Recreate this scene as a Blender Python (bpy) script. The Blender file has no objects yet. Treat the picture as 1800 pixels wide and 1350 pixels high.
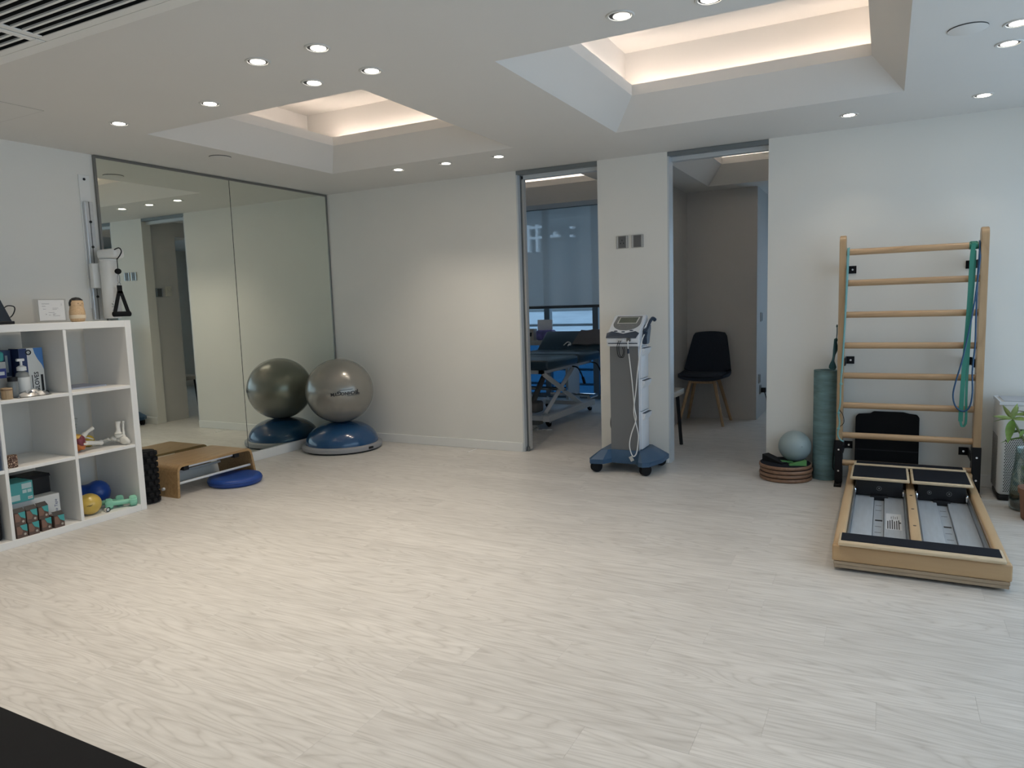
import bpy, bmesh, math, random
from mathutils import Vector, Matrix, Euler
random.seed(7)
scene = bpy.context.scene
COL = scene.collection
PI = math.pi

# ------------------------------------------------------------------ camera
cam_d = bpy.data.cameras.new('camera')
cam = bpy.data.objects.new('camera', cam_d)
COL.objects.link(cam)
cam_d.sensor_width = 36.0
cam_d.lens = 1258.45 / 1800 * 36.0
cam_d.clip_start = 0.02
yaw, pitch, roll = 0.48215, 0.112013, 0.0311718
Rm = Matrix.Rotation(yaw, 3, 'Z') @ Matrix.Rotation(-pitch, 3, 'X') @ Matrix.Rotation(roll, 3, 'Y')
rt, fw, up = Rm.col[0], Rm.col[1], Rm.col[2]
cam.matrix_world = Matrix(((rt.x, up.x, -fw.x, 0), (rt.y, up.y, -fw.y, 0), (rt.z, up.z, -fw.z, 1.15), (0, 0, 0, 1)))
scene.camera = cam

# ------------------------------------------------------------------ world, exposure
world = bpy.data.worlds.new('sky')
scene.world = world
world.use_nodes = True
bg = world.node_tree.nodes['Background']
bg.inputs['Color'].default_value = (0.60, 0.80, 1.0, 1)
bg.inputs['Strength'].default_value = 1.75
SKY = bg
scene.view_settings.view_transform = 'Standard'
scene.view_settings.look = 'None'
scene.view_settings.gamma = 1.0
scene.view_settings.use_curve_mapping = False
scene.view_settings.exposure = 0.25
scene.cycles.use_denoising = True
scene.cycles.max_bounces = 10
scene.cycles.diffuse_bounces = 5
scene.cycles.glossy_bounces = 5
scene.cycles.transparent_max_bounces = 12
scene.cycles.caustics_reflective = True
scene.cycles.caustics_refractive = False
scene.cycles.sample_clamp_indirect = 6.0

DOWNLIGHT_W = 17.0
COVE_EMIT = 19.0
ROOM_COVE_EMIT = 18.0

def portal(name, loc, rot, sx, sy):
    l = bpy.data.lights.new(name, 'AREA')
    l.shape = 'RECTANGLE'; l.size = sx; l.size_y = sy
    l.cycles.is_portal = True
    o = bpy.data.objects.new(name, l)
    o.location = loc; o.rotation_euler = rot
    COL.objects.link(o)
portal('window_daylight', (1.36, 1.74, 1.12), (0, PI / 2, 0), 1.75, 6.1)
portal('far_window_daylight', (-3.0, 7.93, 1.2), (-PI / 2, 0, 0), 2.7, 2.4)
portal('far_window_daylight', (-0.2, 7.97, 1.15), (-PI / 2, 0, 0), 1.1, 1.7)

# ------------------------------------------------------------------ materials
MATS = {}
def mat(name, col, rough=0.5, metal=0.0, noise=0.0, nscale=30.0, bump=0.0, bscale=200.0, coat=0.0, spec=0.5, emit=None, estr=0.0, stretch=None, alpha=None, trans=0.0, sheen=0.0):
    if name in MATS: return MATS[name]
    m = bpy.data.materials.new(name); m.use_nodes = True
    nt = m.node_tree; p = nt.nodes['Principled BSDF']
    p.inputs['Base Color'].default_value = (*col, 1)
    p.inputs['Roughness'].default_value = rough
    p.inputs['Metallic'].default_value = metal
    p.inputs['Specular IOR Level'].default_value = spec
    p.inputs['Coat Weight'].default_value = coat
    p.inputs['Coat Roughness'].default_value = 0.08
    p.inputs['Transmission Weight'].default_value = trans
    p.inputs['Sheen Weight'].default_value = sheen
    if emit:
        p.inputs['Emission Color'].default_value = (*emit, 1)
        p.inputs['Emission Strength'].default_value = estr
    if noise > 0 or bump > 0:
        tc = nt.nodes.new('ShaderNodeTexCoord')
        src = tc.outputs['Object']
        if stretch:
            mp = nt.nodes.new('ShaderNodeMapping'); mp.inputs['Scale'].default_value = stretch
            nt.links.new(src, mp.inputs['Vector']); src = mp.outputs['Vector']
    if noise > 0:
        n = nt.nodes.new('ShaderNodeTexNoise'); n.inputs['Scale'].default_value = nscale; n.inputs['Detail'].default_value = 4
        nt.links.new(src, n.inputs['Vector'])
        r = nt.nodes.new('ShaderNodeMapRange')
        r.inputs['From Min'].default_value = 0.3; r.inputs['From Max'].default_value = 0.7
        r.inputs['To Min'].default_value = 1 - noise; r.inputs['To Max'].default_value = 1 + noise
        nt.links.new(n.outputs['Fac'], r.inputs['Value'])
        mx = nt.nodes.new('ShaderNodeVectorMath'); mx.operation = 'SCALE'
        mx.inputs[0].default_value = col
        nt.links.new(r.outputs['Result'], mx.inputs['Scale'])
        nt.links.new(mx.outputs['Vector'], p.inputs['Base Color'])
    if bump > 0:
        n2 = nt.nodes.new('ShaderNodeTexNoise'); n2.inputs['Scale'].default_value = bscale; n2.inputs['Detail'].default_value = 3
        nt.links.new(src, n2.inputs['Vector'])
        b = nt.nodes.new('ShaderNodeBump'); b.inputs['Strength'].default_value = bump; b.inputs['Distance'].default_value = 0.002
        nt.links.new(n2.outputs['Fac'], b.inputs['Height'])
        nt.links.new(b.outputs['Normal'], p.inputs['Normal'])
    MATS[name] = m
    return m

def wood_mat(name, light, dark, rough=0.4, axis='x', scale=1.0, ring=14.0, coat=0.0, contrast=1.0, sharp=2.2, fibre=0.34, warp=0.0):
    """grain running along the given object axis, a little different on every object"""
    if name in MATS: return MATS[name]
    m = bpy.data.materials.new(name); m.use_nodes = True
    nt = m.node_tree; N = nt.nodes; L = nt.links
    p = N['Principled BSDF']; p.inputs['Roughness'].default_value = rough; p.inputs['Coat Weight'].default_value = coat
    tc = N.new('ShaderNodeTexCoord'); oi = N.new('ShaderNodeObjectInfo')
    mul = N.new('ShaderNodeMath'); mul.operation = 'MULTIPLY'; mul.inputs[1].default_value = 57.0
    L.new(oi.outputs['Random'], mul.inputs[0])
    add = N.new('ShaderNodeVectorMath'); add.operation = 'ADD'
    L.new(tc.outputs['Object'], add.inputs[0]); L.new(mul.outputs[0], add.inputs[1])
    def noise(sc, detail, s):
        mp = N.new('ShaderNodeMapping'); mp.inputs['Scale'].default_value = s
        L.new(add.outputs[0], mp.inputs['Vector'])
        n = N.new('ShaderNodeTexNoise'); n.inputs['Scale'].default_value = sc; n.inputs['Detail'].default_value = detail
        L.new(mp.outputs[0], n.inputs['Vector']); return n
    lo, hi = 0.62 * scale, 5.6 * scale
    s = {'x': (lo, hi, hi), 'y': (hi, lo, hi), 'z': (hi, hi, lo)}[axis]
    big = noise(1.0, 2.0, s)
    big.inputs['Distortion'].default_value = warp
    fine = noise(9.0, 5.0, tuple(v * 1.3 for v in s))
    k = N.new('ShaderNodeMath'); k.operation = 'MULTIPLY'; k.inputs[1].default_value = ring
    L.new(big.outputs['Fac'], k.inputs[0])
    fr = N.new('ShaderNodeMath'); fr.operation = 'PINGPONG'; fr.inputs[1].default_value = 0.5
    L.new(k.outputs[0], fr.inputs[0])
    pw = N.new('ShaderNodeMath'); pw.operation = 'POWER'; pw.inputs[1].default_value = sharp
    d2 = N.new('ShaderNodeMath'); d2.operation = 'MULTIPLY'; d2.inputs[1].default_value = 2.0
    L.new(fr.outputs[0], d2.inputs[0]); L.new(d2.outputs[0], pw.inputs[0])
    mixf = N.new('ShaderNodeMath'); mixf.operation = 'MULTIPLY_ADD'; mixf.inputs[1].default_value = 0.58 * contrast
    fm = N.new('ShaderNodeMapRange'); fm.inputs['From Min'].default_value = 0.35; fm.inputs['From Max'].default_value = 0.7
    fm.inputs['To Min'].default_value = 0; fm.inputs['To Max'].default_value = fibre * contrast
    L.new(fine.outputs['Fac'], fm.inputs['Value'])
    L.new(pw.outputs[0], mixf.inputs[0]); L.new(fm.outputs[0], mixf.inputs[2])
    mx = N.new('ShaderNodeMix'); mx.data_type = 'RGBA'
    mx.inputs[6].default_value = (*light, 1); mx.inputs[7].default_value = (*dark, 1)
    L.new(mixf.outputs[0], mx.inputs[0])
    # overall shade of each piece
    sh = N.new('ShaderNodeMapRange'); sh.inputs['To Min'].default_value = 0.95; sh.inputs['To Max'].default_value = 1.04
    L.new(oi.outputs['Random'], sh.inputs['Value'])
    sc = N.new('ShaderNodeVectorMath'); sc.operation = 'SCALE'
    L.new(mx.outputs[2], sc.inputs[0]); L.new(sh.outputs[0], sc.inputs['Scale'])
    L.new(sc.outputs[0], p.inputs['Base Color'])
    b = N.new('ShaderNodeBump'); b.inputs['Strength'].default_value = 0.12; b.inputs['Distance'].default_value = 0.001
    L.new(mixf.outputs[0], b.inputs['Height']); L.new(b.outputs[0], p.inputs['Normal'])
    MATS[name] = m
    return m

def emit_mat(name, col, strength):
    if name in MATS: return MATS[name]
    m = bpy.data.materials.new(name); m.use_nodes = True
    nt = m.node_tree; nt.nodes.remove(nt.nodes['Principled BSDF'])
    e = nt.nodes.new('ShaderNodeEmission'); e.inputs['Color'].default_value = (*col, 1); e.inputs['Strength'].default_value = strength
    nt.links.new(e.outputs[0], nt.nodes['Material Output'].inputs[0])
    MATS[name] = m; return m

def mirror_mat():
    m = bpy.data.materials.new('mirror_silver'); m.use_nodes = True
    nt = m.node_tree; nt.nodes.remove(nt.nodes['Principled BSDF'])
    g = nt.nodes.new('ShaderNodeBsdfGlossy'); g.inputs['Color'].default_value = (0.82, 0.86, 0.79, 1); g.inputs['Roughness'].default_value = 0.0
    nt.links.new(g.outputs[0], nt.nodes['Material Output'].inputs[0])
    return m

def glass_mat(name, tint=(1, 1, 1), refl=0.08):
    if name in MATS: return MATS[name]
    m = bpy.data.materials.new(name); m.use_nodes = True
    nt = m.node_tree; nt.nodes.remove(nt.nodes['Principled BSDF'])
    t = nt.nodes.new('ShaderNodeBsdfTransparent'); t.inputs['Color'].default_value = (*tint, 1)
    g = nt.nodes.new('ShaderNodeBsdfGlossy'); g.inputs['Roughness'].default_value = 0.02
    f = nt.nodes.new('ShaderNodeLayerWeight'); f.inputs['Blend'].default_value = 0.5
    pw = nt.nodes.new('ShaderNodeMath'); pw.operation = 'POWER'; pw.inputs[1].default_value = 4.0
    nt.links.new(f.outputs['Facing'], pw.inputs[0])
    mr = nt.nodes.new('ShaderNodeMath'); mr.operation = 'MULTIPLY_ADD'; mr.inputs[1].default_value = 0.6; mr.inputs[2].default_value = refl * 0.4
    nt.links.new(pw.outputs[0], mr.inputs[0])
    x = nt.nodes.new('ShaderNodeMixShader')
    nt.links.new(mr.outputs[0], x.inputs[0]); nt.links.new(t.outputs[0], x.inputs[1]); nt.links.new(g.outputs[0], x.inputs[2])
    nt.links.new(x.outputs[0], nt.nodes['Material Output'].inputs[0])
    MATS[name] = m; return m

def screen_fabric(name, col, openness, transl):
    m = bpy.data.materials.new(name); m.use_nodes = True
    nt = m.node_tree; nt.nodes.remove(nt.nodes['Principled BSDF'])
    d = nt.nodes.new('ShaderNodeBsdfDiffuse'); d.inputs['Color'].default_value = (*col, 1)
    tl = nt.nodes.new('ShaderNodeBsdfTranslucent'); tl.inputs['Color'].default_value = (*col, 1)
    t = nt.nodes.new('ShaderNodeBsdfTransparent')
    a = nt.nodes.new('ShaderNodeMixShader'); a.inputs[0].default_value = transl
    nt.links.new(d.outputs[0], a.inputs[1]); nt.links.new(tl.outputs[0], a.inputs[2])
    b = nt.nodes.new('ShaderNodeMixShader'); b.inputs[0].default_value = openness
    nt.links.new(a.outputs[0], b.inputs[1]); nt.links.new(t.outputs[0], b.inputs[2])
    nt.links.new(b.outputs[0], nt.nodes['Material Output'].inputs[0])
    MATS[name] = m; return m

# ------------------------------------------------------------------ mesh helpers
def catmull(pts, sub=6, closed=False):
    P = [Vector(p) for p in pts]; n = len(P); out = []
    rng = range(n if closed else n - 1)
    for i in rng:
        if closed: a, b, c, d = P[(i - 1) % n], P[i], P[(i + 1) % n], P[(i + 2) % n]
        else: a, b, c, d = P[max(i - 1, 0)], P[i], P[i + 1], P[min(i + 2, n - 1)]
        for k in range(sub):
            t = k / sub
            out.append(0.5 * ((2 * b) + (c - a) * t + (2 * a - 5 * b + 4 * c - d) * t * t + (3 * b - a - 3 * c + d) * t ** 3))
    if not closed: out.append(P[-1])
    return out

class MB:
    def __init__(self): self.bm = bmesh.new()
    def box(self, x0, x1, y0, y1, z0, z1, bevel=0.0, seg=2, M=None):
        r = bmesh.ops.create_cube(self.bm, size=1.0)
        vs = r['verts']
        for v in vs:
            v.co = Vector((x0 + (v.co.x + .5) * (x1 - x0), y0 + (v.co.y + .5) * (y1 - y0), z0 + (v.co.z + .5) * (z1 - z0)))
        if bevel > 0:
            es = list({e for v in vs for e in v.link_edges})
            rb = bmesh.ops.bevel(self.bm, geom=es, offset=bevel, segments=seg, affect='EDGES', profile=0.5)
            vs = list({v for f in rb['faces'] for v in f.verts} | {v for v in vs if v.is_valid})
        if M is not None:
            for v in vs: v.co = M @ v.co
        return self
    def cyl(self, p0, p1, r0, r1=None, n=16, caps=True):
        p0, p1 = Vector(p0), Vector(p1); r1 = r0 if r1 is None else r1
        d = (p1 - p0); q = d.to_track_quat('Z', 'Y').to_matrix()
        a, b = [], []
        for i in range(n):
            t = 2 * PI * i / n; u = Vector((math.cos(t), math.sin(t), 0))
            a.append(self.bm.verts.new(p0 + q @ (u * r0))); b.append(self.bm.verts.new(p1 + q @ (u * r1)))
        for i in range(n):
            j = (i + 1) % n; self.bm.faces.new((a[i], a[j], b[j], b[i]))
        if caps:
            self.bm.faces.new(a[::-1]); self.bm.faces.new(b)
        return self
    def lathe(self, prof, c=(0, 0, 0), n=32, M=None):
        c = Vector(c); rings = []
        for r, z in prof:
            if r < 1e-6: rings.append([self.bm.verts.new((0, 0, z))])
            else: rings.append([self.bm.verts.new((r * math.cos(2 * PI * i / n), r * math.sin(2 * PI * i / n), z)) for i in range(n)])
        for A, B in zip(rings, rings[1:]):
            for i in range(n):
                j = (i + 1) % n
                if len(A) == 1 and len(B) == 1: continue
                if len(A) == 1: self.bm.faces.new((A[0], B[j], B[i]))
                elif len(B) == 1: self.bm.faces.new((A[i], A[j], B[0]))
                else: self.bm.faces.new((A[i], A[j], B[j], B[i]))
        for R in rings:
            for v in R:
                co = v.co.copy()
                if M is not None: co = M @ co
                v.co = co + c
        return self
    def tube(self, pts, r, n=8, closed=False, sub=0, caps=True):
        P = catmull(pts, sub, closed) if sub else [Vector(p) for p in pts]
        m = len(P); rad = r if isinstance(r, (list, tuple)) else None
        rings = []; up0 = None
        for i, p in enumerate(P):
            if closed: t = P[(i + 1) % m] - P[i - 1]
            else: t = P[min(i + 1, m - 1)] - P[max(i - 1, 0)]
            t.normalize()
            if up0 is None:
                up0 = Vector((0, 0, 1)) if abs(t.z) < 0.9 else Vector((1, 0, 0))
            s = t.cross(up0)
            if s.length < 1e-6: s = t.orthogonal()
            s.normalize(); up0 = s.cross(t).normalized()
            rr = r
            if rad: rr = rad[min(int(round(i * (len(rad) - 1) / max(m - 1, 1))), len(rad) - 1)]
            rings.append([self.bm.verts.new(p + (s * math.cos(2 * PI * k / n) + up0 * math.sin(2 * PI * k / n)) * rr) for k in range(n)])
        prs = list(zip(rings, rings[1:])) + ([(rings[-1], rings[0])] if closed else [])
        for A, B in prs:
            for k in range(n):
                j = (k + 1) % n
                self.bm.faces.new((A[k], A[j], B[j], B[k]))
        if caps and not closed:
            self.bm.faces.new(rings[0][::-1]); self.bm.faces.new(rings[-1])
        return self
    def prism(self, pts, ext):
        ext = Vector(ext)
        a = [self.bm.verts.new(Vector(p)) for p in pts]; b = [self.bm.verts.new(Vector(p) + ext) for p in pts]
        n = len(a)
        self.bm.faces.new(a); self.bm.faces.new(b[::-1])
        for i in range(n):
            j = (i + 1) % n; self.bm.faces.new((a[j], a[i], b[i], b[j]))
        return self
    def ribbon(self, pts, wvec, th, sub=0):
        """flat strap along pts, width vector wvec (constant or a list), thickness th"""
        P = catmull(pts, sub) if sub else [Vector(p) for p in pts]
        m = len(P); secs = []
        for i, p in enumerate(P):
            t = (P[min(i + 1, m - 1)] - P[max(i - 1, 0)]).normalized()
            w = wvec(i / (m - 1)) if callable(wvec) else Vector(wvec)
            nn = t.cross(w); nn = nn.normalized() * th * .5 if nn.length > 1e-8 else Vector((0, th * .5, 0))
            secs.append([self.bm.verts.new(p - w * .5 - nn), self.bm.verts.new(p + w * .5 - nn), self.bm.verts.new(p + w * .5 + nn), self.bm.verts.new(p - w * .5 + nn)])
        for A, B in zip(secs, secs[1:]):
            for k in range(4):
                j = (k + 1) % 4; self.bm.faces.new((A[k], A[j], B[j], B[k]))
        self.bm.faces.new(secs[0][::-1]); self.bm.faces.new(secs[-1])
        return self
    def sphere(self, c, r, nu=32, nv=20, M=None):
        r = (r, r, r) if not isinstance(r, (tuple, list)) else r
        res = bmesh.ops.create_uvsphere(self.bm, u_segments=nu, v_segments=nv, radius=1.0)
        for v in res['verts']:
            co = Vector((v.co.x * r[0], v.co.y * r[1], v.co.z * r[2]))
            if M is not None: co = M @ co
            v.co = co + Vector(c)
        return self
    def quad(self, *pts):
        self.bm.faces.new([self.bm.verts.new(Vector(p)) for p in pts]); return self
    def grid(self, f, nu, nv):
        V = [[self.bm.verts.new(Vector(f(i / nu, j / nv))) for j in range(nv + 1)] for i in range(nu + 1)]
        for i in range(nu):
            for j in range(nv):
                self.bm.faces.new((V[i][j], V[i + 1][j], V[i + 1][j + 1], V[i][j + 1]))
        return self
    def text(self, s, size, M, depth=0.0004, align='CENTER', bold=0.0, warp=None, shear=0.0):
        cu = bpy.data.curves.new('lettering', 'FONT')
        cu.body = s; cu.size = size; cu.align_x = align; cu.align_y = 'CENTER'; cu.extrude = depth; cu.offset = bold; cu.shear = shear
        cu.resolution_u = 2
        ob = bpy.data.objects.new('lettering', cu); COL.objects.link(ob)
        dg = bpy.context.evaluated_depsgraph_get()
        me = bpy.data.meshes.new_from_object(ob.evaluated_get(dg))
        tmp = bmesh.new(); tmp.from_mesh(me)
        mp = {}
        for v in tmp.verts:
            co = warp(v.co) if warp else M @ v.co
            mp[v.index] = self.bm.verts.new(co)
        for f in tmp.faces:
            try: self.bm.faces.new([mp[v.index] for v in f.verts])
            except ValueError: pass
        tmp.free(); bpy.data.objects.remove(ob); bpy.data.curves.remove(cu); bpy.data.meshes.remove(me)
        return self
    def mesh(self, name, material, smooth=40, parent_matrix=None, normals=True):
        if parent_matrix is not None:
            bmesh.ops.transform(self.bm, matrix=parent_matrix.inverted(), verts=self.bm.verts)
        if normals: bmesh.ops.recalc_face_normals(self.bm, faces=self.bm.faces)
        me = bpy.data.meshes.new(name)
        self.bm.to_mesh(me); self.bm.free()
        if material is not None: me.materials.append(material)
        if smooth:
            for p in me.polygons: p.use_smooth = True
            me.set_sharp_from_angle(angle=math.radians(smooth))
        return me
    def build(self, name, material, parent=None, smooth=40, world=False, normals=True):
        pm = None
        if world and parent is not None: pm = wmat(parent)
        me = self.mesh(name, material, smooth, pm, normals)
        o = bpy.data.objects.new(name, me)
        COL.objects.link(o)
        if parent is not None: o.parent = parent
        return o

def wmat(o):
    m = Matrix.Translation(o.location) @ o.rotation_euler.to_matrix().to_4x4()
    return wmat(o.parent) @ m if o.parent else m

def tag(o, label=None, cat=None, group=None, kind=None):
    if label: o['label'] = label
    if cat: o['category'] = cat
    if group: o['group'] = group
    if kind: o['kind'] = kind
    return o
def thing(name, label, cat, loc=(0, 0, 0), rotz=0.0, group=None, kind=None):
    o = bpy.data.objects.new(name, None); COL.objects.link(o)
    o.location = loc; o.rotation_euler = (0, 0, rotz); o.empty_display_size = 0.05
    return tag(o, label, cat, group, kind)
def dup(root, loc=None, rotz=None, label=None):
    def cp(o, par):
        c = o.copy(); COL.objects.link(c); c.parent = par
        for ch in o.children: cp(ch, c)
        return c
    r = cp(root, root.parent)
    if loc is not None: r.location = loc
    if rotz is not None: r.rotation_euler = (0, 0, rotz)
    if label: r['label'] = label
    return r
def struct(mb, name, material, label=None, smooth=0, parent=None):
    o = mb.build(name, material, parent, smooth=smooth)
    if parent is None: o['kind'] = 'structure'
    if label: o['label'] = label
    return o
# ------------------------------------------------------------------ the room
WX, WY, CZ, RX, BY, FY = -4.32, 4.89, 2.13, 1.30, -1.6, 7.88
paint = mat('wall_paint', (0.745, 0.73, 0.685), 0.75, noise=0.015, nscale=2.0, bump=0.05, bscale=350)
ceil_paint = mat('ceiling_paint', (0.665, 0.655, 0.63), 0.85, noise=0.01, nscale=2.0, bump=0.04, bscale=300)
gloss_white = mat('satin_white', (0.78, 0.775, 0.75), 0.35)
alu = mat('brushed_aluminium', (0.62, 0.64, 0.66), 0.35, 0.85, noise=0.05, nscale=60)
dark_alu = mat('grey_frame_metal', (0.16, 0.17, 0.17), 0.4, 0.6)
black_plastic = mat('black_plastic', (0.010, 0.010, 0.012), 0.45, spec=0.3)
black_rubber = mat('black_rubber', (0.012, 0.012, 0.013), 0.8, spec=0.2, bump=0.2, bscale=600)
white_plastic = mat('white_plastic', (0.80, 0.80, 0.79), 0.35)
chrome = mat('chrome', (0.75, 0.76, 0.78), 0.15, 1.0)

plank_mat = wood_mat('pale_oak_vinyl', (0.662, 0.634, 0.598), (0.430, 0.400, 0.366), 0.40, 'x', 1.0, 30.0, contrast=0.72, sharp=3.2, fibre=0.60, warp=0.25)
slab = MB(); slab.box(WX - .1, RX + .1, BY - .1, FY + .1, -0.1, -0.0045)
floor = struct(slab, 'floor', mat('floor_joint', (0.42, 0.39, 0.35), 0.8))
PW, PL, G = 0.150, 0.92, 0.0004
plank_cache = {}
def plank_mesh(l, w):
    k = (round(l, 3), round(w, 3))
    if k not in plank_cache:
        b = MB(); b.box(-l / 2, l / 2, -w / 2, w / 2, -0.0045, 0.0)
        plank_cache[k] = b.mesh('plank', plank_mat, 0)
    return plank_cache[k]
def in_view(x, y, m=1.0):
    d = Vector((x, y, -1.15)); c = Vector((rt.dot(d), fw.dot(d), up.dot(d)))
    if c.y < 0.3: return False
    px = 900 + 1258 * c.x / c.y; py = 675 - 1258 * c.z / c.y
    return -420 < px < 2220 and py < 1700
rest = MB(); nrow = 0; rr = random.Random(3)
y = BY
while y < FY - 0.01:
    w = min(PW, FY - y)
    x = WX - rr.random() * PL
    while x < RX - 0.01:
        x0, x1 = max(x, WX), min(x + PL, RX)
        if x1 - x0 > 0.01:
            cx, cy = (x0 + x1) / 2, y + w / 2
            vis = cy < 5.6 and any(in_view(q, cy) for q in (x0, cx, x1))
            if vis:
                o = bpy.data.objects.new('plank', plank_mesh(x1 - x0 - G, w - G)); COL.objects.link(o)
                o.parent = floor; o.location = (cx, cy, 0)
            else:
                rest.box(x0 + G / 2, x1 - G / 2, y + G / 2, y + w - G / 2, -0.0045, 0)
        x += PL
    y += PW
ro = rest.build('planking', plank_mat, floor, smooth=0); ro['kind'] = 'stuff'

# ceiling with openings for the coffers, the blind pocket and the air grilles
COFFERS = [(-3.605, -2.12, 2.68, 4.17), (-1.435, 0.055, 2.68, 4.165), (-3.605, -2.12, 5.21, 6.70), (-1.43, 0.055, 5.20, 6.62)]
VENT = (-3.60, -1.50, 1.10, 1.60)
POCKET = (WX, -1.79, 7.05, FY)
holes = COFFERS + [VENT, POCKET]
xs = sorted({WX - .1, RX + .1} | {v for h in holes for v in h[:2]}); ys = sorted({BY - .1, FY + .1} | {v for h in holes for v in h[2:]})
cm = MB()
for i in range(len(xs) - 1):
    for j in range(len(ys) - 1):
        mx_, my_ = (xs[i] + xs[i + 1]) / 2, (ys[j] + ys[j + 1]) / 2
        if any(h[0] < mx_ < h[1] and h[2] < my_ < h[3] for h in holes): continue
        cm.quad((xs[i], ys[j], CZ), (xs[i], ys[j + 1], CZ), (xs[i + 1], ys[j + 1], CZ), (xs[i + 1], ys[j], CZ))
bmesh.ops.remove_doubles(cm.bm, verts=cm.bm.verts, dist=1e-5)
ceiling = struct(cm, 'ceiling', ceil_paint)
led_mat = emit_mat('warm_led', (1.0, 0.81, 0.68), COVE_EMIT)
def ring_faces(b, r0, z0, r1, z1):
    A = [(r0[0], r0[2], z0), (r0[1], r0[2], z0), (r0[1], r0[3], z0), (r0[0], r0[3], z0)]
    B = [(r1[0], r1[2], z1), (r1[1], r1[2], z1), (r1[1], r1[3], z1), (r1[0], r1[3], z1)]
    for k in range(4):
        j = (k + 1) % 4; b.quad(A[k], A[j], B[j], B[k])
UPPER = [(-3.77, -2.20, 2.72, 4.12), (-1.36, -0.02, 2.72, 4.12), (-3.66, -2.06, 5.20, 6.62), (-1.36, -0.02, 5.24, 6.56)]
room_led = emit_mat('room_led', (1.0, 0.86, 0.75), ROOM_COVE_EMIT)
for ci, (c, u) in enumerate(zip(COFFERS, UPPER)):
    ins = 0.145
    lip = (c[0] + ins, c[1] - ins, c[2] + ins, c[3] - ins)
    b = MB(); ring_faces(b, c, CZ, lip, 2.285); ring_faces(b, lip, 2.285, lip, 2.342)
    lo = (lip[0] - .018, lip[1] + .018, lip[2] - .018, lip[3] + .018)
    ring_faces(b, lip, 2.342, lo, 2.342)
    struct(b, 'coffer', ceil_paint, parent=ceiling)
    b = MB(); ring_faces(b, lo, 2.336, u, 2.336); ring_faces(b, u, 2.336, u, 2.55)
    b.quad((u[0], u[2], 2.55), (u[0], u[3], 2.55), (u[1], u[3], 2.55), (u[1], u[2], 2.55))
    struct(b, 'cove', ceil_paint, parent=ceiling)
    b = MB(); t = 0.03
    b.box(lo[0] - t, lo[0] - t + .012, lo[2], lo[3], 2.337, 2.341); b.box(lo[1] + t - .012, lo[1] + t, lo[2], lo[3], 2.337, 2.341)
    b.box(lo[0], lo[1], lo[2] - t, lo[2] - t + .012, 2.337, 2.341); b.box(lo[0], lo[1], lo[3] + t - .012, lo[3] + t, 2.337, 2.341)
    struct(b, 'light_strip', led_mat if ci < 2 else room_led, parent=ceiling)
b = MB(); P = POCKET
b.quad((P[0], P[2], CZ), (P[1], P[2], CZ), (P[1], P[2], 2.42), (P[0], P[2], 2.42)); b.quad((P[0], P[2], 2.42), (P[1], P[2], 2.42), (P[1], P[3] + .1, 2.42), (P[0], P[3] + .1, 2.42))
struct(b, 'blind_pocket', ceil_paint, parent=ceiling)
b = MB(); b.box(P[0], P[1], P[2] - .006, P[2] + .01, CZ - .006, CZ + .006)
struct(b, 'shadow_gap', dark_alu, parent=ceiling)
b = MB(); P = VENT
ring_faces(b, P, CZ, P, 2.35); b.quad((P[0], P[2], 2.35), (P[1], P[2], 2.35), (P[1], P[3], 2.35), (P[0], P[3], 2.35))
struct(b, 'air_duct', mat('duct_lining', (0.03, 0.03, 0.03), 0.9), parent=ceiling)
b = MB()
for f in ((-4.28, -3.58, 1.50, 2.12),):
    b.box(f[0], f[1], f[2], f[3], CZ - .0016, CZ - .0002)
struct(b, 'access_panel', ceil_paint, parent=ceiling)
b = MB(); f = (-4.283, -3.577, 1.497, 2.123)
b.box(f[0], f[1], f[2], f[3], CZ - .0008, CZ - .0001)
struct(b, 'panel_gap', mat('panel_shadow_gap', (0.35, 0.34, 0.32), 0.9), parent=ceiling)
# flush concealed covers, a little proud of the ceiling
for x, y in ((-3.77, 3.31), (0.25, 3.33)):
    b = MB(); b.lathe([(0.0, -0.0045), (0.066, -0.0045), (0.067, -0.0040)], (x, y, CZ), 48)
    struct(b, 'cover_plate', ceil_paint, parent=ceiling, smooth=30)
    b = MB(); b.lathe([(0.067, -0.0042), (0.0672, -0.0002)], (x, y, CZ), 48)
    struct(b, 'cover_edge', mat('cover_edge_shade', (0.06, 0.06, 0.06), 0.8), parent=ceiling, smooth=30)  # rim coloured near black for the shade on its side

# walls
T = 0.10
b = MB(); b.box(WX - T, WX, BY - T, FY + T, 0, 2.42); struct(b, 'wall_left', paint)
b = MB(); b.box(WX, -2.475, WY, WY + T, 0, CZ); struct(b, 'wall_back_left', paint)
b = MB(); b.box(-1.83, -1.33, WY, WY + T, 0, CZ); struct(b, 'wall_back_middle', paint)
b = MB(); b.box(-0.68, RX, WY, WY + T, 0, CZ); struct(b, 'wall_back_right', paint)
b = MB(); b.box(WX - T, RX + T, BY - T, BY, 0, CZ); struct(b, 'wall_front', paint)
b = MB()
b.box(RX, RX + T, BY, -1.30, 0, CZ); b.box(RX, RX + T, 4.78, FY + T, 0, CZ); b.box(RX, RX + T, -1.30, 4.78, 0, 0.25); b.box(RX, RX + T, -1.30, 4.78, 2.0, CZ)
struct(b, 'wall_right', paint)
b = MB()
b.box(-1.79, -1.69, WY + T, 5.30, 0, CZ); b.box(-1.79, -1.69, 6.33, FY + T, 0, CZ); b.box(-1.79, -1.69, 5.30, 6.33, 1.975, CZ)
struct(b, 'wall_partition', mat('grey_partition_paint', (0.60, 0.585, 0.555), 0.7, bump=0.05, bscale=300))
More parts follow.
